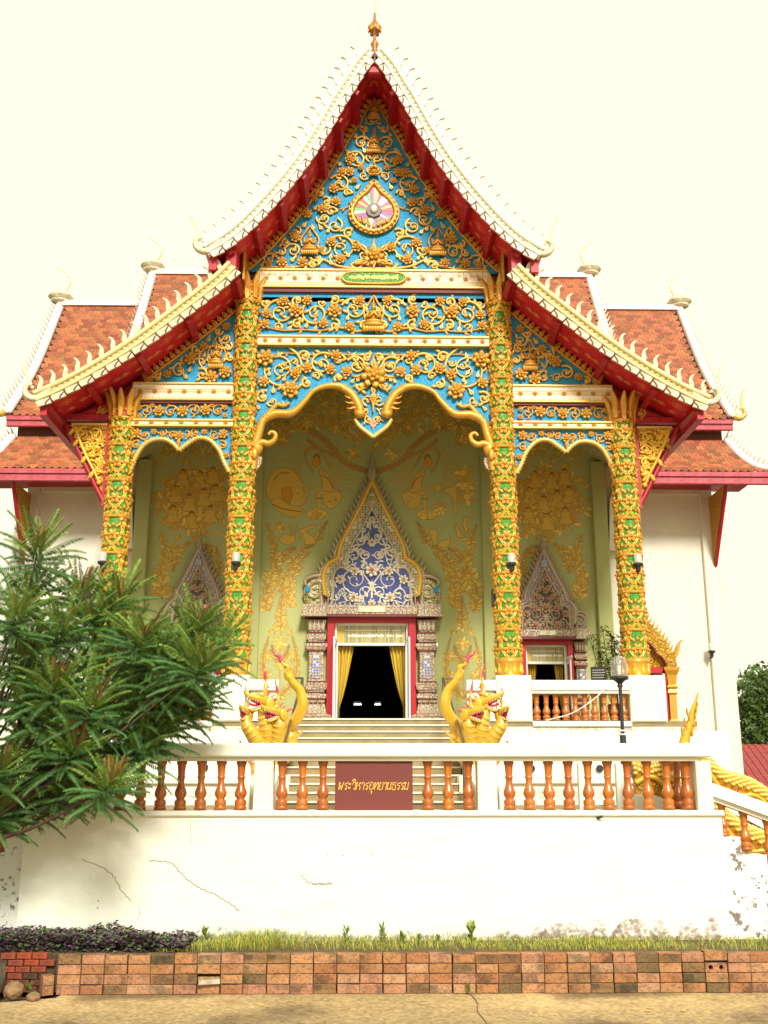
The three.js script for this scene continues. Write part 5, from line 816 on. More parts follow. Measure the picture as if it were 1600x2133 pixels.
for (const s of [1, -1]) {
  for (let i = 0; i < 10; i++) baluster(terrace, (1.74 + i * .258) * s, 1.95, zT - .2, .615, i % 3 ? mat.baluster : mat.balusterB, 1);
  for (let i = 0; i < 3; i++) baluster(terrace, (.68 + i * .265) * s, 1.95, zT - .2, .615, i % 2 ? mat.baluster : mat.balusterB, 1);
  mesh('side_rail', [cbx(.3, .15, 2.0, .015, 4.2 * s, 2.70, zT - 1.45)], mat.white, terrace); mesh('side_wall', [bx(.4, 1.86, 5.0, 4.21 * s, .93, zT - 2.9)], mat.white, terrace);
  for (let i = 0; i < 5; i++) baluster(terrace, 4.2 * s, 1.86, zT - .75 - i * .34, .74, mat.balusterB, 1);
}
mesh('rail_gap_post', [cbx(.12, .72, .12, .01, 3.3, 2.2, zT - 3.2), cbx(.12, .72, .12, .01, 3.9, 2.2, zT - 3.2)], mat.white, terrace);
// wall outlets seen between the balusters
for (const [x, y] of [[-3.05, 2.52], [2.9, 2.5], [4.15, 2.5]]) { const p = thing('drain_outlet', 'small round black drain outlet in the white podium wall', 'pipe', [x, y, zP + .02], 0, 'drain outlets in the podium wall'); mesh('pipe', [new THREE.CylinderGeometry(.05, .05, .1, 14).rotateX(PI / 2)], mat.black, p); mesh('collar', [new THREE.TorusGeometry(.055, .012, 6, 16).translate(0, 0, .03)], mat.black, p); }
{ const p = thing('pipe_stub', 'tiny bent pipe stub sticking out of the white terrace wall', 'pipe', [2.83, 1.86, zT]); mesh('pipe', [tube([V(0, 0, 0), V(.02, .01, .05), V(.05, .02, .06)], .014, 8, 8)], mat.black, p); mesh('rust_collar', [new THREE.TorusGeometry(.02, .006, 6, 12).translate(0, 0, .004)], mat.brownSilver, p); }
// ---------- name board ----------
const glyphs = {                                                      // stroke drawings of the Thai letters, unit height
  ph: [[.17, .86, .1], [[.1, .8], [.13, .4], [.2, .02], [.42, .62], [.6, .02], [.85, 1.02]]],
  r: [[.42, .1, .09], [[.5, .15], [.55, .5], [.2, .62], [.22, .82], [.6, .88], [.72, 1.0]]],
  a: [[.16, .78, .08], [.16, .28, .08], [[.16, .7], [.34, .66], [.46, .86]], [[.16, .2], [.34, .16], [.46, .36]]],
  w: [[.58, .12, .1], [[.08, .7], [.3, .98], [.62, .9], [.68, .5], [.66, .15]]],
  h: [[.14, .88, .09], [[.1, .82], [.1, .02]], [[.1, .5], [.5, .62], [.62, .9]], [.7, .9, .07], [[.5, .6], [.74, .4], [.72, .02]]],
  aa: [[[.08, .72], [.26, .98], [.5, .86], [.52, .02]]],
  o: [[.24, .62, .09], [[.18, .56], [.12, .22], [.42, .02], [.76, .24], [.76, .72], [.44, 1.0], [.12, .82]]],
  t: [[.14, .88, .09], [[.1, .82], [.12, .02]], [[.12, .1], [.4, .7], [.66, .98], [.72, .7], [.72, .02]]],
  y: [[.2, .88, .09], [[.14, .82], [.1, .6], [.26, .52], [.1, .42], [.1, .1], [.4, .02], [.66, .12], [.66, 1.0]]],
  n: [[.14, .88, .09], [[.1, .82], [.1, .04]], [[.1, .06], [.56, .14]], [.62, .14, .09], [[.66, .2], [.66, 1.0]]],
  th: [[[.7, 1.02], [.5, .88], [.16, .94], [.16, .66], [.66, .6], [.68, .05], [.16, .05], [.16, .4]]],
  m: [[.16, .88, .09], [[.12, .82], [.14, .14]], [.12, .12, .09], [[.2, .12], [.66, .06]], [[.66, 1.0], [.66, .02]]],
  i: [[[-.05, 1.16], [.1, 1.36], [.4, 1.36], [.52, 1.16], [-.05, 1.16]]], u: [[.1, -.22, .08], [[.16, -.22], [.18, -.5]]],
};
const boardTex = ctex(1024, 640, (g, W, H) => {
  g.fillStyle = '#6e2c22'; g.fillRect(0, 0, W, H); const r = rngOf(6);
  for (let i = 0; i < 2200; i++) { g.fillStyle = `rgba(${r() > .5 ? '50,15,12' : '140,72,60'},${r() * .12})`; g.fillRect(r() * W, r() * H, 2 + r() * 6, 8 + r() * 90); }
  const s = 100, y0 = 378; let x = 42;
  g.lineCap = g.lineJoin = 'round';
  const draw = (n, x) => { for (const st of glyphs[n]) { g.beginPath(); if (Array.isArray(st[0])) { const p = smooth(st, 24); p.forEach(([u, v], i) => { const px = x + (u + v * .22) * s * .74, py = y0 - v * s; i ? g.lineTo(px, py) : g.moveTo(px, py); }); } else g.arc(x + (st[0] + st[1] * .22) * s * .74, y0 - st[1] * s, st[2] * s * .75, 0, 7); g.stroke(); } };
  const word = [['ph', .92], ['r', .72], ['a', .62], ['w', .74], ['i', 0, -.72], ['h', .84], ['aa', .62], ['r', .74], ['o', .86], ['u', 0, -.42], ['t', .82], ['y', .78], ['aa', .62], ['n', .78], ['th', .8], ['r', .68], ['r', .68], ['m', .8]];
  for (const pass of [0, 1]) { x = 36; g.strokeStyle = pass ? '#e9b83a' : '#3c120c'; g.lineWidth = pass ? 9 : 14; for (const [n, w, dx] of word) { draw(n, x + (dx || 0) * s * .76); x += w * s * .775; } }
}, 1.0, .64, 0, 0);
{
  const b = thing('name_board', 'dark red name board with gold Thai lettering set in the terrace rail', 'sign', [-.02, 1.95, zT - .13]);
  const m = mesh('board', [bx(1.0, .62, .05, 0, .31, 0)], S({ color: lin(.14, .028, .02), roughness: .6 }), b);
  const fg = new THREE.PlaneGeometry(1.0, .61); fg.attributes.uv.array.forEach((v, i, a) => { a[i] = i % 2 ? v * .64 : v; }); mesh('board_face', fg.translate(0, .31, .0275), S({ map: boardTex, roughness: .55 }), b);
}
// ---------- side flights with sloping rails and scaled naga bodies ----------
const flank = dtex(512, (u, v) => { const a = fbm(u, v, 9, 6, 71), b = fbm(u, v, 34, 4, 73); let k = .93; const st = clamp((a - .50) * 10) * clamp((b - .52) * 14); return [k - st * .42, k - st * .46, k * .97 - st * .44].map(clamp); }, 1.9);
mat.flank = S({ map: flank, color: lin(.88, .87, .83), roughness: .9, bumpMap: T.plasterB, bumpScale: .008 });
const scaleGeo = oct(.05, .045, .03);
for (const s of [1, -1]) {
  const f = thing('side_flight', s > 0 ? 'white sloping side stair wall with orange balusters, right of the terrace, flaking plaster' : 'white sloping side stair wall with orange balusters, half hidden under the green tree', 'stair wall');
  const slope = -.36, yAt = x => 2.30 + (x - 4.33) * slope;
  mesh('cheek_wall', ext(mir([[4.34, 0], [8.2, 0], [8.2, yAt(8.2) - .75], [5.0, 1.26], [5.0, 1.40], [4.68, 1.40], [4.68, 1.62], [4.34, 1.62]], s), .3, zT - .42), mat.flank, f);
  mesh('sloping_rail', ext(mir([[4.34, yAt(4.34)], [8.2, yAt(8.2)], [8.2, yAt(8.2) - .16], [4.34, yAt(4.34) - .16]], s), .34, zT - .44), mat.whiteTrim, f);
  mesh('rail_foot', ext(mir([[4.34, yAt(4.34) - .16], [8.2, yAt(8.2) - .16], [8.2, yAt(8.2) - .22], [4.34, yAt(4.34) - .22]], s), .24, zT - .40), mat.nosing, f);
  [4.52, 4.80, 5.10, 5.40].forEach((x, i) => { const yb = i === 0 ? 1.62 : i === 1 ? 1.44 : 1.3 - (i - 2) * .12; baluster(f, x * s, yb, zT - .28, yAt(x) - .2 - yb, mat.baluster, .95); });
  // two rails of the flight, each with a naga body lying along it
  for (const [far, zN, pts] of [[true, -16.6, [4.907,2.712, 5.139,2.565, 5.389,2.375, 5.717,2.229, 6.149,1.998, 6.72,1.681, 7.57,1.233]], [false, -15.0, [3.652,2.43, 3.937,2.403, 4.2,2.259, 4.524,2.037, 4.846,1.816, 5.484,1.392, 6.241,0.904]]]) {
    const n = thing('naga_balustrade', (far ? 'golden scaled naga body on the upper white stair rail ' : 'golden scaled naga body on the lower white stair rail ') + (s > 0 ? 'beside the red roof' : 'behind the green tree'), 'balustrade');
    const P = smooth(pairs(pts).map(([x, y]) => [x, y]), 40), path = mir(P, s).map(([x, y], i) => V(x, y + .03 * sin(i * .5), zN));
    const low = (d) => P.map(([x, y]) => [x, y - d]);
    mesh('rail', [ext(mir([...low(.30), ...low(.50).reverse()], s), .36, zN - .18), ext(mir([...low(.5), [P[40][0], 0], [P[0][0], 0]], s), .1, zN - .2)], mat.whiteTrim, n);
    mesh('rail_moulding', [ext(mir([...low(.56), ...low(.62).reverse()], s), .2, zN - .12)], mat.nosing, n);
    mesh('body', [tube(path, .15, 90, 14)], mat.gold, n);
    mesh('belly_band', [tube(path.map((p, i) => V(p.x, p.y - .15 + .07 * sin(i * .5), zN + .14)), .04, 90, 7)], nagaGold, n);
    mesh('carved_skirt', ext(mir([...low(.08), ...low(.30).reverse()], s), .14, zN - .02), carved, n);
    const c = new THREE.CatmullRomCurve3(path), sc = [], Lc = c.getLength();
    for (let d = 0, j = 0; d < Lc; d += .058, j++) { const p = c.getPointAt(Math.min(1, d / Lc)); for (let k = 0; k < 6; k++) { const a = -.1 + (k + (j % 2) * .5) * .42; sc.push(scaleGeo.clone().scale(.8, .9, 1).rotateX(-a + PI / 2).translate(p.x, p.y + sin(a) * .155, p.z + cos(a) * .155)); } }
    stuff(mesh('scales', sc, nagaBelly, n));
  }
}
// tall tail finial of the upper naga, right of the podium
{
  const t = thing('naga_tail_finial', 'golden flame-shaped naga tail rising beside the white podium plinth', 'statue', [[4.942,2.785][0], [4.942,2.785][1], -16.6]);
  t.scale.setScalar(.66);
  mesh('tail', [tube([V(-.12, -.1, 0), V(.0, .35, 0), V(.12, .62, 0), V(.17, .85, 0), V(.28, 1.1, 0), V(.36, 1.34, 0)], q => .15 * (1 - .88 * q), 30, 8, .6)], nagaGold, t);
  mesh('tail_fin', [0, 1, 2, 3].map(k => horn(-.16, .36 - k * .05, .5).rotateZ(-.1 - k * .05).translate(.14 + k * .045, .30 + k * .2, 0)).concat([0, 1, 2].map(k => horn(.14, .3, .5).rotateZ(.2).translate(-.06 + k * .08, .22 + k * .22, .02))), mat.gold, t);
  mesh('base', [cbx(.3, .3, .3, .02, -.06, -.22, 0)], mat.white, t);
}
// ---------- lamps ----------
const lampGlass = PH({ color: lin(.95, .93, .88), transmission: .9, thickness: 0, roughness: .12, ior: 1.45 });
{
  const l = thing('lamp_post', 'black lamp post with clear domed glass globe in front of the porch parapet', 'lamp post', [4.03, 1.86, -17]);
  mesh('pole', [lathe([[.075, 0], [.07, .7], [.055, .74], [.05, 1.15], [.03, 1.2], [.028, 1.9], [.05, 1.94], [.03, 1.98]], 14)], mat.black, l);
  mesh('collar', [new THREE.TorusGeometry(.055, .014, 8, 18).rotateX(PI / 2).translate(0, 1.16, 0), new THREE.TorusGeometry(.055, .014, 8, 18).rotateX(PI / 2).translate(0, 1.22, 0)], mat.alu, l);
  mesh('lamp_base', [lathe([[.03, 1.96], [.05, 1.99], [.1, 2.03], [.135, 2.05], [.14, 2.09], [0, 2.09]], 20)], mat.black, l);
  mesh('globe', [lathe([[.128, 2.09], [.135, 2.2], [.132, 2.29], [.11, 2.37], [.07, 2.42], [0, 2.44]], 24)], lampGlass, l);
  mesh('bulb', [new THREE.CylinderGeometry(.025, .025, .14, 12).translate(0, 2.2, 0)], S({ color: lin(.85, .85, .82), roughness: .4 }), l);
}
function lantern(x, y, z, label, group) {
  const l = thing('wall_lantern', label, 'lantern', [x, y, z], 0, group);
  mesh('bracket', [tube([V(-.01, -.16, -.06), V(0, -.14, .04), V(.0, -.04, .06)], .025, 8, 8), lathe([[.03, -.16], [.045, -.1], [.04, -.06], [.09, -.03], [.095, .01], [0, .02]], 16).translate(0, 0, .06)], mat.black, l);
  mesh('glass', [lathe([[.075, .02], [.078, .14], [.07, .18], [.04, .2], [0, .205]], 18).translate(0, 0, .06)], mat.frosted, l);
  mesh('bulb', [new THREE.CylinderGeometry(.02, .02, .1, 8).translate(0, .08, .06)], S({ color: lin(.8, .8, .76), roughness: .4 }), l);
}
for (const [x, w] of [[-5.24, 'on the gilded column next to the green tree top'], [-2.66, 'on the gilded column left of the central doorway'], [2.70, 'on the gilded column right of the central doorway'], [5.18, 'on the gilded column above the lamp post']]) lantern(x, 6.38, zG + .24, 'black wall lantern with pale glass ' + w, 'lanterns on the columns');
lantern(8.72, 5.45, -26.4, 'black wall lantern with pale glass on the plain white wing wall');
{ // dark speaker box on the inner column
  const b = thing('wall_speaker', 'small dark box fixed to the side of the gilded column by the central doorway', 'speaker', [2.38, 5.75, zG - .05]); mesh('case', [cbx(.08, .34, .16, .01)], mat.black, b); mesh('mount', [cbx(.06, .06, .06, .005, .06, 0, 0)], mat.black, b);
}
{ // small black notice on the porch
  const b = thing('notice_board', 'small black notice with rows of pale text on the porch parapet', 'sign', [5.0 - .55, 4.12, -20.4], -.25);
  const t = ctex(256, 128, (g, w, h) => { g.fillStyle = '#241c1c'; g.fillRect(0, 0, w, h); g.fillStyle = '#cfc6ba'; const r = rngOf(4); for (let y = 22; y < 110; y += 22) { let x = 20; while (x < 225) { const q = 6 + r() * 16; g.fillRect(x, y, q, 6); x += q + 6; } } });
  mesh('board', [cbx(.30, .3, .03, .005, 0, .18, 0)], mat.black, b); mesh('board_face', new THREE.PlaneGeometry(.28, .28).translate(0, .18, .018), S({ map: t, roughness: .5 }), b); mesh('post', [bx(.03, .8, .03, 0, -.38, -.03)], mat.black, b);
}
{ const w = thing('white_cable', 'thin white cable sagging diagonally across the porch balusters', 'cable'); mesh('cable', [tube([V(3.2, 3.36, zP + .05), V(3.7, 3.5, zP + .06), V(4.1, 3.75, zP + .06), V(4.35, 3.95, zP + .06)], .01, 24, 6)], mat.alu, w); mesh('clip', [bx(.03, .03, .03, 4.35, 3.95, zP + .06)], mat.alu, w); }

// ---------- ground, brick edging ----------
mat.concrete = S({ map: T.concrete, color: lin(.66, .61, .52), roughness: .9, bumpMap: T.concreteB, bumpScale: .012 });
mat.soil = S({ color: lin(.14, .10, .05), map: T.grain, roughness: 1 });
{
  const far = new THREE.PlaneGeometry(900, 900).rotateX(-PI / 2); far.attributes.uv.array.forEach((v, i, a) => { a[i] = v * 900; });
  const g = structure('ground', far, mat.soil); g.position.set(0, -.06, -200);
  const pv = new THREE.Shape(); [[-3.55, 12.45], [-6.5, 11.2], [-40, 9], [-40, -60], [40, -60], [40, 12.9], [-3.5, 12.9]].forEach(([x, d], i) => i ? pv.lineTo(x, d) : pv.moveTo(x, d));
  const pg = new THREE.ExtrudeGeometry(pv, { depth: .05, bevelEnabled: false }).rotateX(-PI / 2).translate(0, -.05, 0);
  structure('pavement', pg, mat.concrete);
}
const bed = structure('planting_bed', [bx(13.0, .41, .9, 2.7, .205, -13.22), bx(6, .34, .9, -6.85, .17, -13.32)], mat.soil);
const brickMats = [[.42, .20, .085], [.47, .24, .11], [.38, .165, .07], [.44, .215, .12], [.27, .15, .065], [.18, .115, .05], [.50, .28, .15]].map((c, i) => { const m = T.brick.clone(); m.offset.set(i * .17, i * .31); m.needsUpdate = true; return S({ color: lin(...c), map: m, roughness: .92, bumpMap: T.fineB, bumpScale: .012 }); });
{
  const e = thing('brick_edging', 'low edging of stacked light terracotta blocks along the pavement', 'edging'), r = rngOf(31);
  const bw = .262, bh = .106, gs = Array.from({ length: 12 }, (_, i) => { const g = cbx(bw - .006 - (i % 3) * .003, bh - .004 - (i % 3) * .002, .13, .006); g.attributes.uv.array.forEach((v, q, a) => { a[q] = v + (q % 2 ? i * .29 : i * .37); }); return g; });
  const half = cbx(bw / 2 - .006, bh - .005, .13, .006);
  for (let c = 0; c < 38; c++) {
    const x = -3.46 + c * bw, dxc = (r() - .5) * .006, dz = (r() - .5) * .02, extra = c === 28 ? .02 : 0;
    for (let j = 0; j < 4; j++) {
      if (c === 6 && j === 1) continue;                               // the gap with a loose white tile
      const mt = brickMats[[0, 1, 2, 3, 6, 0, 1, 3, 4, 5][Math.floor(r() * 10)]];
      if (c === 24 && j === 3) { for (const q of [-1, 1]) { const b = mesh('block', half, mt, e); b.position.set(x + q * bw / 4, bh * (j + .5), -12.66 + dz); } continue; }
      if (c === 28 && j === 2) {                                      // the one laid with its holes showing
        const s = shapeOf([[-.125, -.05], [.125, -.05], [.125, .05], [-.125, .05]]); for (const q of [-.06, .06]) { const h = new THREE.Path(); h.absarc(q, 0, .026, 0, 2 * PI, true); s.holes.push(h); }
        const b = mesh('block', new THREE.ExtrudeGeometry(s, { depth: .12, bevelEnabled: false, curveSegments: 12 }), mt, e); b.position.set(x, bh * 2.5, -12.73); continue;
      }
      const b = mesh('block', gs[Math.floor(r() * 12)], mt, e); b.position.set(x + dxc + (r() - .5) * .006, bh * (j + .5) + (j > 2 ? extra : 0), -12.66 + dz + (r() - .5) * .014); b.rotation.set((r() - .5) * .02, (r() - .5) * .05, (r() - .5) * .014);
    }
  }
  const t = thing('loose_tile', 'loose whitish tile wedged in a gap of the terracotta edging', 'tile', [-3.46 + 6 * bw + .01, bh + .03, -12.6]); t.rotation.set(0, .12, .03); mesh('tile', [cbx(.24, .05, .12, .008)], S({ color: lin(.58, .5, .42), map: T.grain, roughness: .8 }), t); mesh('mortar_crust', [cbx(.2, .012, .1, .004, 0, .03, 0)], mat.concrete, t);
  const b1 = mesh('block', gs[2], brickMats[6], e); b1.position.set(-3.46 + 6 * bw, bh * 1.5, -12.68); b1.scale.set(.98, .5, 1);
  // corner returns
  for (let j = 0; j < 2; j++) { const b = mesh('block', half, brickMats[j ? 1 : 0], e); b.position.set(-3.70, .05 + j * .105, -12.62); b.rotation.y = .5; }
  const o = thing('old_brick_wall', 'low wall of small dark red bricks with mossy joints beside the rubble', 'brick wall'), sg = [0, 1].map(i => cbx(.165 - i * .004, .062, .1, .006)), br = [[.40, .075, .03], [.30, .07, .035], [.17, .05, .025], [.10, .05, .025]].map(c => S({ color: lin(...c), map: T.grain, roughness: .95, bumpMap: T.fineB, bumpScale: .012 }));
  mesh('mortar', [bx(3.4, .40, .1, -5.35, .2, -12.80)], S({ color: lin(.10, .07, .035), map: T.grain, roughness: 1 }), o);
  for (let j = 0; j < 6; j++) for (let i = 0; i < 19; i++) { const b = mesh('brick', sg[i % 2], br[Math.floor(r() * 4)], o); b.position.set(-3.74 - i * .178 - (j % 2) * .09, .04 + j * .07, -12.745 + (r() - .5) * .02); b.rotation.z = (r() - .5) * .03; }
}
{ // rubble heap at the corner of the pavement
  const r = rngOf(77), rockM = [S({ color: lin(.20, .15, .08), map: T.grain, roughness: 1 }), S({ color: lin(.32, .20, .10), map: T.grain, roughness: 1 }), S({ color: lin(.10, .08, .05), map: T.grain, roughness: 1 })];
  const rock = (sx, sy, sz) => { const g = flat(new THREE.IcosahedronGeometry(1, 2)), P = g.attributes.position; for (let i = 0; i < P.count; i++) { const v = V(P.getX(i), P.getY(i), P.getZ(i)), k = .8 + .35 * vn(v.x * 2 + 9, v.y * 2 + v.z * 3 + 9, 64, 3); P.setXYZ(i, v.x * k * sx, v.y * k * sy, v.z * k * sz); } g.computeVertexNormals(); return g; };
  [[-3.98, .10, -12.35, .13, .09, .1, 1, 'rounded brown stone at the pavement corner'], [-4.25, .06, -12.2, .16, .08, .1, 0, 'flat grey brown stone lying below the old brick wall'], [-4.55, .08, -12.15, .12, .12, .12, 0, 'lumpy brown stone with soil in the rubble'], [-4.8, .06, -12.0, .14, .1, .1, 1, 'pale brown stone in the rubble heap'], [-4.22, .2, -12.5, .09, .2, .08, 2, 'upright dark stump leaning on the old brick wall'], [-4.7, .05, -11.6, .12, .06, .1, 2, 'small dark stone at the pavement edge'], [-3.75, .04, -12.3, .08, .05, .07, 1, 'small tan stone beside the terracotta edging']].forEach(([x, y, z, a, b, c, m, l]) => { const o = mesh(numbered('stone'), rock(a, b, c), rockM[m], scene); o.position.set(x, y, z); o.rotation.y = r() * 3; tag(o, l, 'stone', 'rubble stones'); });
}
// ---------- fallen leaves on the pavement ----------
{
  const r = rngOf(5), lg = ext(smooth([[0, -.03], [.018, 0], [0, .035], [-.018, 0]], 10, true), .003, 0).rotateX(-PI / 2), lm = [S({ color: lin(.62, .42, .12), roughness: .8, side: two }), S({ color: lin(.55, .5, .3), roughness: .8, side: two })];
  for (let i = 0; i < 22; i++) { const o = mesh(numbered('fallen_leaf'), lg, lm[i % 2], scene); o.position.set(-3 + r() * 6.5, .006, -12.3 + r() * 2.2); o.rotation.y = r() * 6; o.scale.setScalar(.7 + r() * .8); tag(o, 'small dry yellow leaf lying on the pavement', 'leaf', 'dry leaves on the pavement'); }
}
// ---------- grass, weeds, ground cover ----------
const leafMat = new THREE.MeshPhysicalMaterial({ vertexColors: true, roughness: .6, side: two, transmission: .12, thickness: 0 });
class Foliage {
  constructor() { this.p = []; this.c = []; }
  tri(a, b, c, col) { for (const v of [a, b, c]) { this.p.push(v.x, v.y, v.z); this.c.push(...col); } }
  blade(o, d, n, l, w, col, bend = 0) { const m = o.clone().addScaledVector(d, l * .55), t = o.clone().addScaledVector(d, l); t.y -= bend * l; const q = n.clone().multiplyScalar(w / 2); const a = m.clone().add(q), b = m.clone().sub(q); this.tri(o, a, b, col); this.tri(a, t, b, col); }
  geo() { const g = new THREE.BufferGeometry(); g.setAttribute('position', new THREE.Float32BufferAttribute(this.p, 3)); g.setAttribute('color', new THREE.Float32BufferAttribute(this.c, 3)); g.computeVertexNormals(); return g; }
}
{
  const r = rngOf(12), f = new Foliage();
  for (let i = 0; i < 15000; i++) {
    const x = -2.6 + r() * 9.4, z = -12.76 - r() * .86, dens = .35 + .65 * vn(x * 1.3 + 20, 3, 64, 8); if (r() > dens) continue;
    const y = .41, h = (.035 + r() * .06) * (.6 + vn(x * .8 + 40, 7, 64, 9) * (x < 1.2 && x > -2.2 ? 1.9 : .6)), a = r() * 6.3, d = V(cos(a) * .5, 1, sin(a) * .5).normalize(); const k = .7 + r() * .6, yl = r();
    f.blade(V(x, y, z), d, V(-sin(a), 0, cos(a)), h * 1.2, .007, yl > .6 ? [.48 * k, .40 * k, .06 * k] : [.26 * k, .32 * k, .035 * k], .2);
  }
  const m = mesh('grass', f.geo(), leafMat, scene); tag(stuff(m), 'short yellow green grass growing behind the terracotta edging', 'grass');
  const pf = new Foliage();
  for (let i = 0; i < 5200; i++) {
    const x = -4.9 + r() * 2.75, z = -12.8 - r() * .7, top = .10 + .16 * vn(x * 2.2 + 10, z * 2, 64, 4) * (x > -2.9 ? Math.max(.35, (-2.1 - x) / .8) : 1); const y = .40 + r() * top, a = r() * 6.3, d = V(cos(a), .15 + r() * .7, sin(a)).normalize(), k = .6 + r() * .8, t = r();
    pf.blade(V(x, y, z), d, V(-sin(a), .3, cos(a)), .06 + r() * .04, .045, t > .72 ? [.10 * k, .17 * k, .05 * k] : t > .4 ? [.13 * k, .06 * k, .085 * k] : [.075 * k, .045 * k, .06 * k], .25);
  }
  tag(stuff(mesh('ground_cover', pf.geo(), leafMat, scene)), 'purple green leafy ground cover at the foot of the white wall', 'ground cover');
  const weed = (x, z, h, n, label, w = .045, y = .41, group) => { const q = new Foliage(); for (let i = 0; i < n; i++) { const a = r() * 6.3, t = r(), d = V(cos(a) * .8, .9 + t * .8, sin(a) * .8).normalize(), k = .7 + r() * .6; q.blade(V(0, t * h * .6, 0), d, V(-sin(a), 0, cos(a)), h * (.35 + r() * .35), w, [.19 * k, .25 * k, .03 * k], .15); } const o = thing('weed', label, 'weed', [x, y, z], 0, group); mesh('leaves', q.geo(), leafMat, o); mesh('stem', [tube([V(0, 0, 0), V(.01, h * .5, 0), V(0, h * .8, 0)], .006, 6, 5)], S({ color: lin(.14, .17, .03), roughness: .8 }), o); };
  for (const [x, h, n, l] of [[-2.05, .24, 26, 'leafy weed against the white wall next to the purple ground cover'], [.32, .2, 24, 'low leafy weed in the grass below the name board'], [.08, .26, 22, 'upright weed with narrow leaves in the grass below the name board'], [.52, .17, 16, 'small weed tuft in the grass strip'], [1.16, .28, 12, 'broad-leaved bright green weed standing alone in the grass'], [-.35, .24, 20, 'ragged weed tuft in the tall grass'], [-1.2, .16, 14, 'short weed tuft against the stained white wall'], [.75, .15, 14, 'small leafy weed beside the broad-leaved one']]) weed(x, -13.15 - r() * .2, h, n, l, h > .27 ? .06 : .03);
  weed(1.04, -12.52, .14, 30, 'small weed sprouting from the crack in the pavement', .014, 0);
  weed(-3.85, -12.45, .12, 16, 'small green weed among the rubble stones', .05, .06);
}
// crack with debris in the pavement
mesh(numbered('pavement_crack'), [tube([V(1.06, .004, -12.55), V(1.09, .004, -12.1), V(1.05, .004, -11.7), V(1.08, .004, -11.2), V(1.06, .004, -10.6)], .006, 40, 5, 1)], S({ color: lin(.16, .11, .06), roughness: 1 }), scene).userData.kind = 'structure';

// ---------- leafy tree on the left ----------
{
  const r = rngOf(404), fo = new Foliage(), tips = [];
  const tree = thing('leafy_tree', 'green tree with long feathery pinnate leaves overhanging the terrace', 'tree', [0, 0, 0]);
  const trunkBase = V(-5.9, 0, -12.9), fork = V(-5.1, 1.5, -12.75);
  const bark = S({ color: lin(.10, .06, .035), map: T.grain, roughness: .95 });
  mesh('trunk', [tube([trunkBase, V(-5.7, .6, -12.9), fork], t => .13 - .04 * t, 14, 9)], bark, tree);
  // limb tips (x, y, z): feathery rosettes grow round each
  const tipsXY = [-4.069,4.957, -4.237,4.51, -3.718,4.571, -3.277,4.513, -3.215,4.015, -3.79,3.985, -4.365,3.983, -3.53,3.583, -4.03,3.412, -4.428,3.411, -3.016,3.584, -2.623,3.728, -2.237,4.104, -1.968,3.902, -2.217,3.671, -2.491,3.414, -2.041,3.585, -2.878,3.188, -3.328,3.131, -3.829,3.019, -4.27,2.908, -2.534,3.132, -2.255,3.245, -3.078,2.77, -3.518,2.632, -3.957,2.523, -4.339,2.414, -2.82,2.687, -3.272,2.305, -3.709,2.197, -4.09,2.117, -3.045,2.251, -4.327,1.983, -2.806,3.929, -4.207,4.158, -3.518,4.218, -2.777,3.414, -3.742,3.356, -4.168,3.696, -3.233,3.413, -2.401,3.901, -3.591,2.853, -4.13,3.243, -3.041,3.076, -2.635,2.909];
  const T0 = pairs(tipsXY).map(([x, y], i) => [x, y, -12.0 - hash(i, 3, 9) * 1.2]); T0.push([-5.2, 3.4, -12.8], [-5.3, 2.8, -12.5], [-5.4, 2.0, -12.4], [-5.3, 4.0, -12.7]); for (let i = 0; i < 26; i++) T0.push([-4.9 - r() * 2.6, 1.6 + r() * 3.2, -10.2 - r() * 2.4]);
  const frond = (b, dir, L, col) => {
    const n = 24, droop = .25 + r() * .5; let d = dir.clone(), p = b.clone(), side = V(0, 1, 0).cross(d).normalize(); if (side.lengthSq() < .1) side = V(1, 0, 0);
    for (let i = 1; i <= n; i++) {
      d.y -= droop * .055 * (i / n + .3); d.normalize(); p = p.clone().addScaledVector(d, L / n); const t = i / n, up = side.clone().cross(d).normalize(), ll = .088 * (1 - .55 * Math.abs(t - .45) * 1.6) * (.5 + L), k = .8 + r() * .4;
      for (const s of [1, -1]) { const q = side.clone().multiplyScalar(s * .75).addScaledVector(d, .35).addScaledVector(V(0, -1, 0), .55 + r() * .35).normalize(); fo.blade(p, q, d, ll, .021, col.map(c => c * k), .05); }
    }
  };
  for (const tp of T0) {
    const e = V(...tp), mid = fork.clone().lerp(e, .55).add(V((r() - .5) * .2, -.12, (r() - .5) * .2)); mesh('limb', tube([fork, mid, e], t => .035 * (1 - .75 * t), 12, 6), bark, tree);
    const axis = e.clone().sub(mid).normalize().add(V(0, .5, 0)).normalize();
    const N = 40;
    for (let i = 0; i < N; i++) {
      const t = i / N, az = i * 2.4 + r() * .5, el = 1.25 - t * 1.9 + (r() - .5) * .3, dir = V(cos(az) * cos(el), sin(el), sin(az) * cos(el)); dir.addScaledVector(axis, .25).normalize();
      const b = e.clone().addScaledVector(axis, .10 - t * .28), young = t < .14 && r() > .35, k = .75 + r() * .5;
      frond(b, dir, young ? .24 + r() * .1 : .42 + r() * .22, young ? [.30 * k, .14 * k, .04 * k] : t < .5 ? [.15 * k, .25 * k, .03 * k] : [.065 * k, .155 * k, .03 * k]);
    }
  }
  stuff(mesh('crown', fo.geo(), leafMat, tree));
}
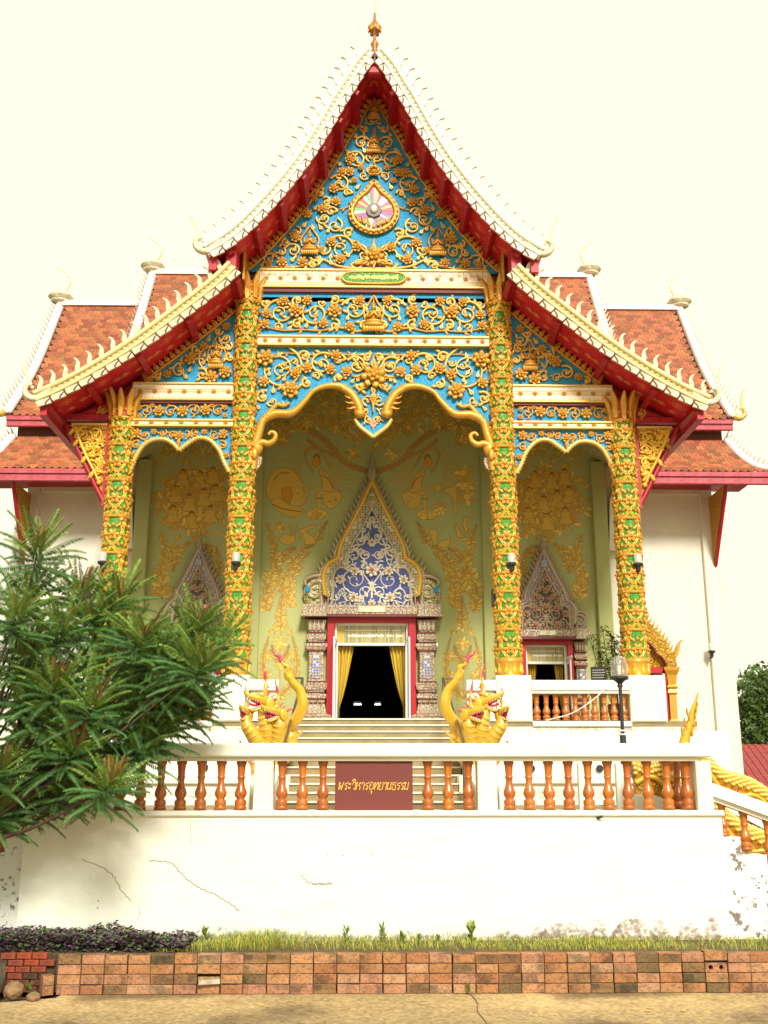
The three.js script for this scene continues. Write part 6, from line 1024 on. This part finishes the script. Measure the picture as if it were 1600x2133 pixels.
// ---------- potted bamboo on the porch ----------
{
  const r = rngOf(61), f = new Foliage(), b = thing('potted_bamboo', 'bushy potted bamboo standing on the porch behind the parapet', 'plant', [4.86, 3.36, -20.6]);
  mesh('pot', [lathe([[.0, 0], [.16, 0], [.2, .2], [.22, .36], [.2, .38], [.18, .34], [0, .32]], 16)], S({ color: lin(.2, .08, .04), roughness: .6 }), b);
  const st = []; for (let i = 0; i < 9; i++) { const a = i * 2.4, h = 1.3 + r() * .6, x = cos(a) * (.1 + .34 * r()), z = sin(a) * .34 * r(); st.push(tube([V(x * .3, .3, z * .3), V(x, h * .6, z), V(x * 1.5, h, z * 1.5)], .012, 8, 5)); for (let k = 0; k < 110; k++) { const t = .35 + r() * .7, q = r() * 6.3; f.blade(V(x * (.4 + t), .3 + (h - .3) * t, z * (.4 + t)), V(cos(q), .2 - r() * .6, sin(q)).normalize(), V(-sin(q), .3, cos(q)), .16 + r() * .1, .03, r() > .25 ? [.10, .15, .03] : [.26, .22, .07], .2); } }
  mesh('canes', st, S({ color: lin(.16, .17, .05), roughness: .6 }), b); stuff(mesh('leaves', f.geo(), leafMat, b));
}
// ---------- distance: trees and a red roofed house on the right ----------
function farTree(x, z, h, rad, seed, label) {
  const r = rngOf(seed), f = new Foliage(), t = thing('background_tree', label, 'tree', [x, 0, z], 0, 'trees beyond the temple');
  mesh('trunk', [tube([V(0, 0, 0), V(.2, h * .3, 0), V(0, h * .7, .1)], q => .3 * (1 - .6 * q), 8, 8)], S({ color: lin(.08, .06, .04), roughness: 1 }), t);
  for (let c = 0; c < 110; c++) { const a = r() * 6.3, e = r() * 2 - .7, q = rad * (.5 + .5 * r()), cx = cos(a) * cos(e) * q, cy = h * .62 + sin(e) * q * .8, cz = sin(a) * cos(e) * q, kr = rad * .28, tone = .6 + r() * .7; for (let i = 0; i < 190; i++) { const b = r() * 6.3, g = Math.acos(2 * r() - 1), s = kr * Math.cbrt(r()), o = V(cx + s * sin(g) * cos(b), cy + s * cos(g) * .8, cz + s * sin(g) * sin(b)), d = V(r() - .5, r() - .4, r() - .5).normalize(); f.blade(o, d, V(r() - .5, r() - .5, r() - .5).normalize(), .36, .24, [.085 * tone, .15 * tone, .02 * tone], .2); } }
  stuff(mesh('crown', f.geo(), leafMat, t));
}
farTree(24.6, -58, 8.4, 4.2, 3, 'dense green tree beyond the wing wall above the red roof'); farTree(30.5, -60, 9.5, 4.6, 8, 'spreading green tree at the far side of the red roof');
{
  const h = thing('red_roofed_house', 'low house with faded red metal roof beyond the side stairs', 'house', [19.5, -.7, -42]);
  mesh('wall', [bx(7, 1.6, 6, 0, .8, -3)], mat.white, h);
  const rp = [[-4.6, 2.0], [4.6, 2.0], [4.6, 2.06], [-4.6, 2.06]]; const roofM = S({ color: lin(.36, .055, .05), map: T.grain, roughness: .7 });
  const g = ribbon([[-.2, 2.55], [-3.2, 4.35]], -4.4, 4.4, 40); g.rotateY(PI / 2).translate(0, 0, -6); 
  const pos = []; for (let i = 0; i < 60; i++) pos.push((() => { const b = bx(.13, .05, 3.7); b.rotateX(.52); return b.translate(-4.4 + i * .15, 3.42, -1.5 + (i % 2) * .0); })());
  mesh('roof', [(() => { const b = bx(9, .06, 3.7); b.rotateX(.52); return b.translate(0, 3.38, -1.5); })(), ...pos.filter((_, i) => i % 2 === 0)], roofM, h);
  mesh('roof_rear', [(() => { const b = bx(9, .06, 3.7); b.rotateX(-.52); return b.translate(0, 3.38, -4.7); })()], roofM, h);
  mesh('gable_end', [ext([[-3.0, 0], [3.0, 0], [0, 1.75]], .1, 0).rotateY(PI / 2).translate(-4.2, 2.5, -3.1)], mat.white, h);
  mesh('eave_beam', [bx(9, .2, .15, 0, 2.42, .1)], mat.white, h);
}
renderer.render(scene, camera);
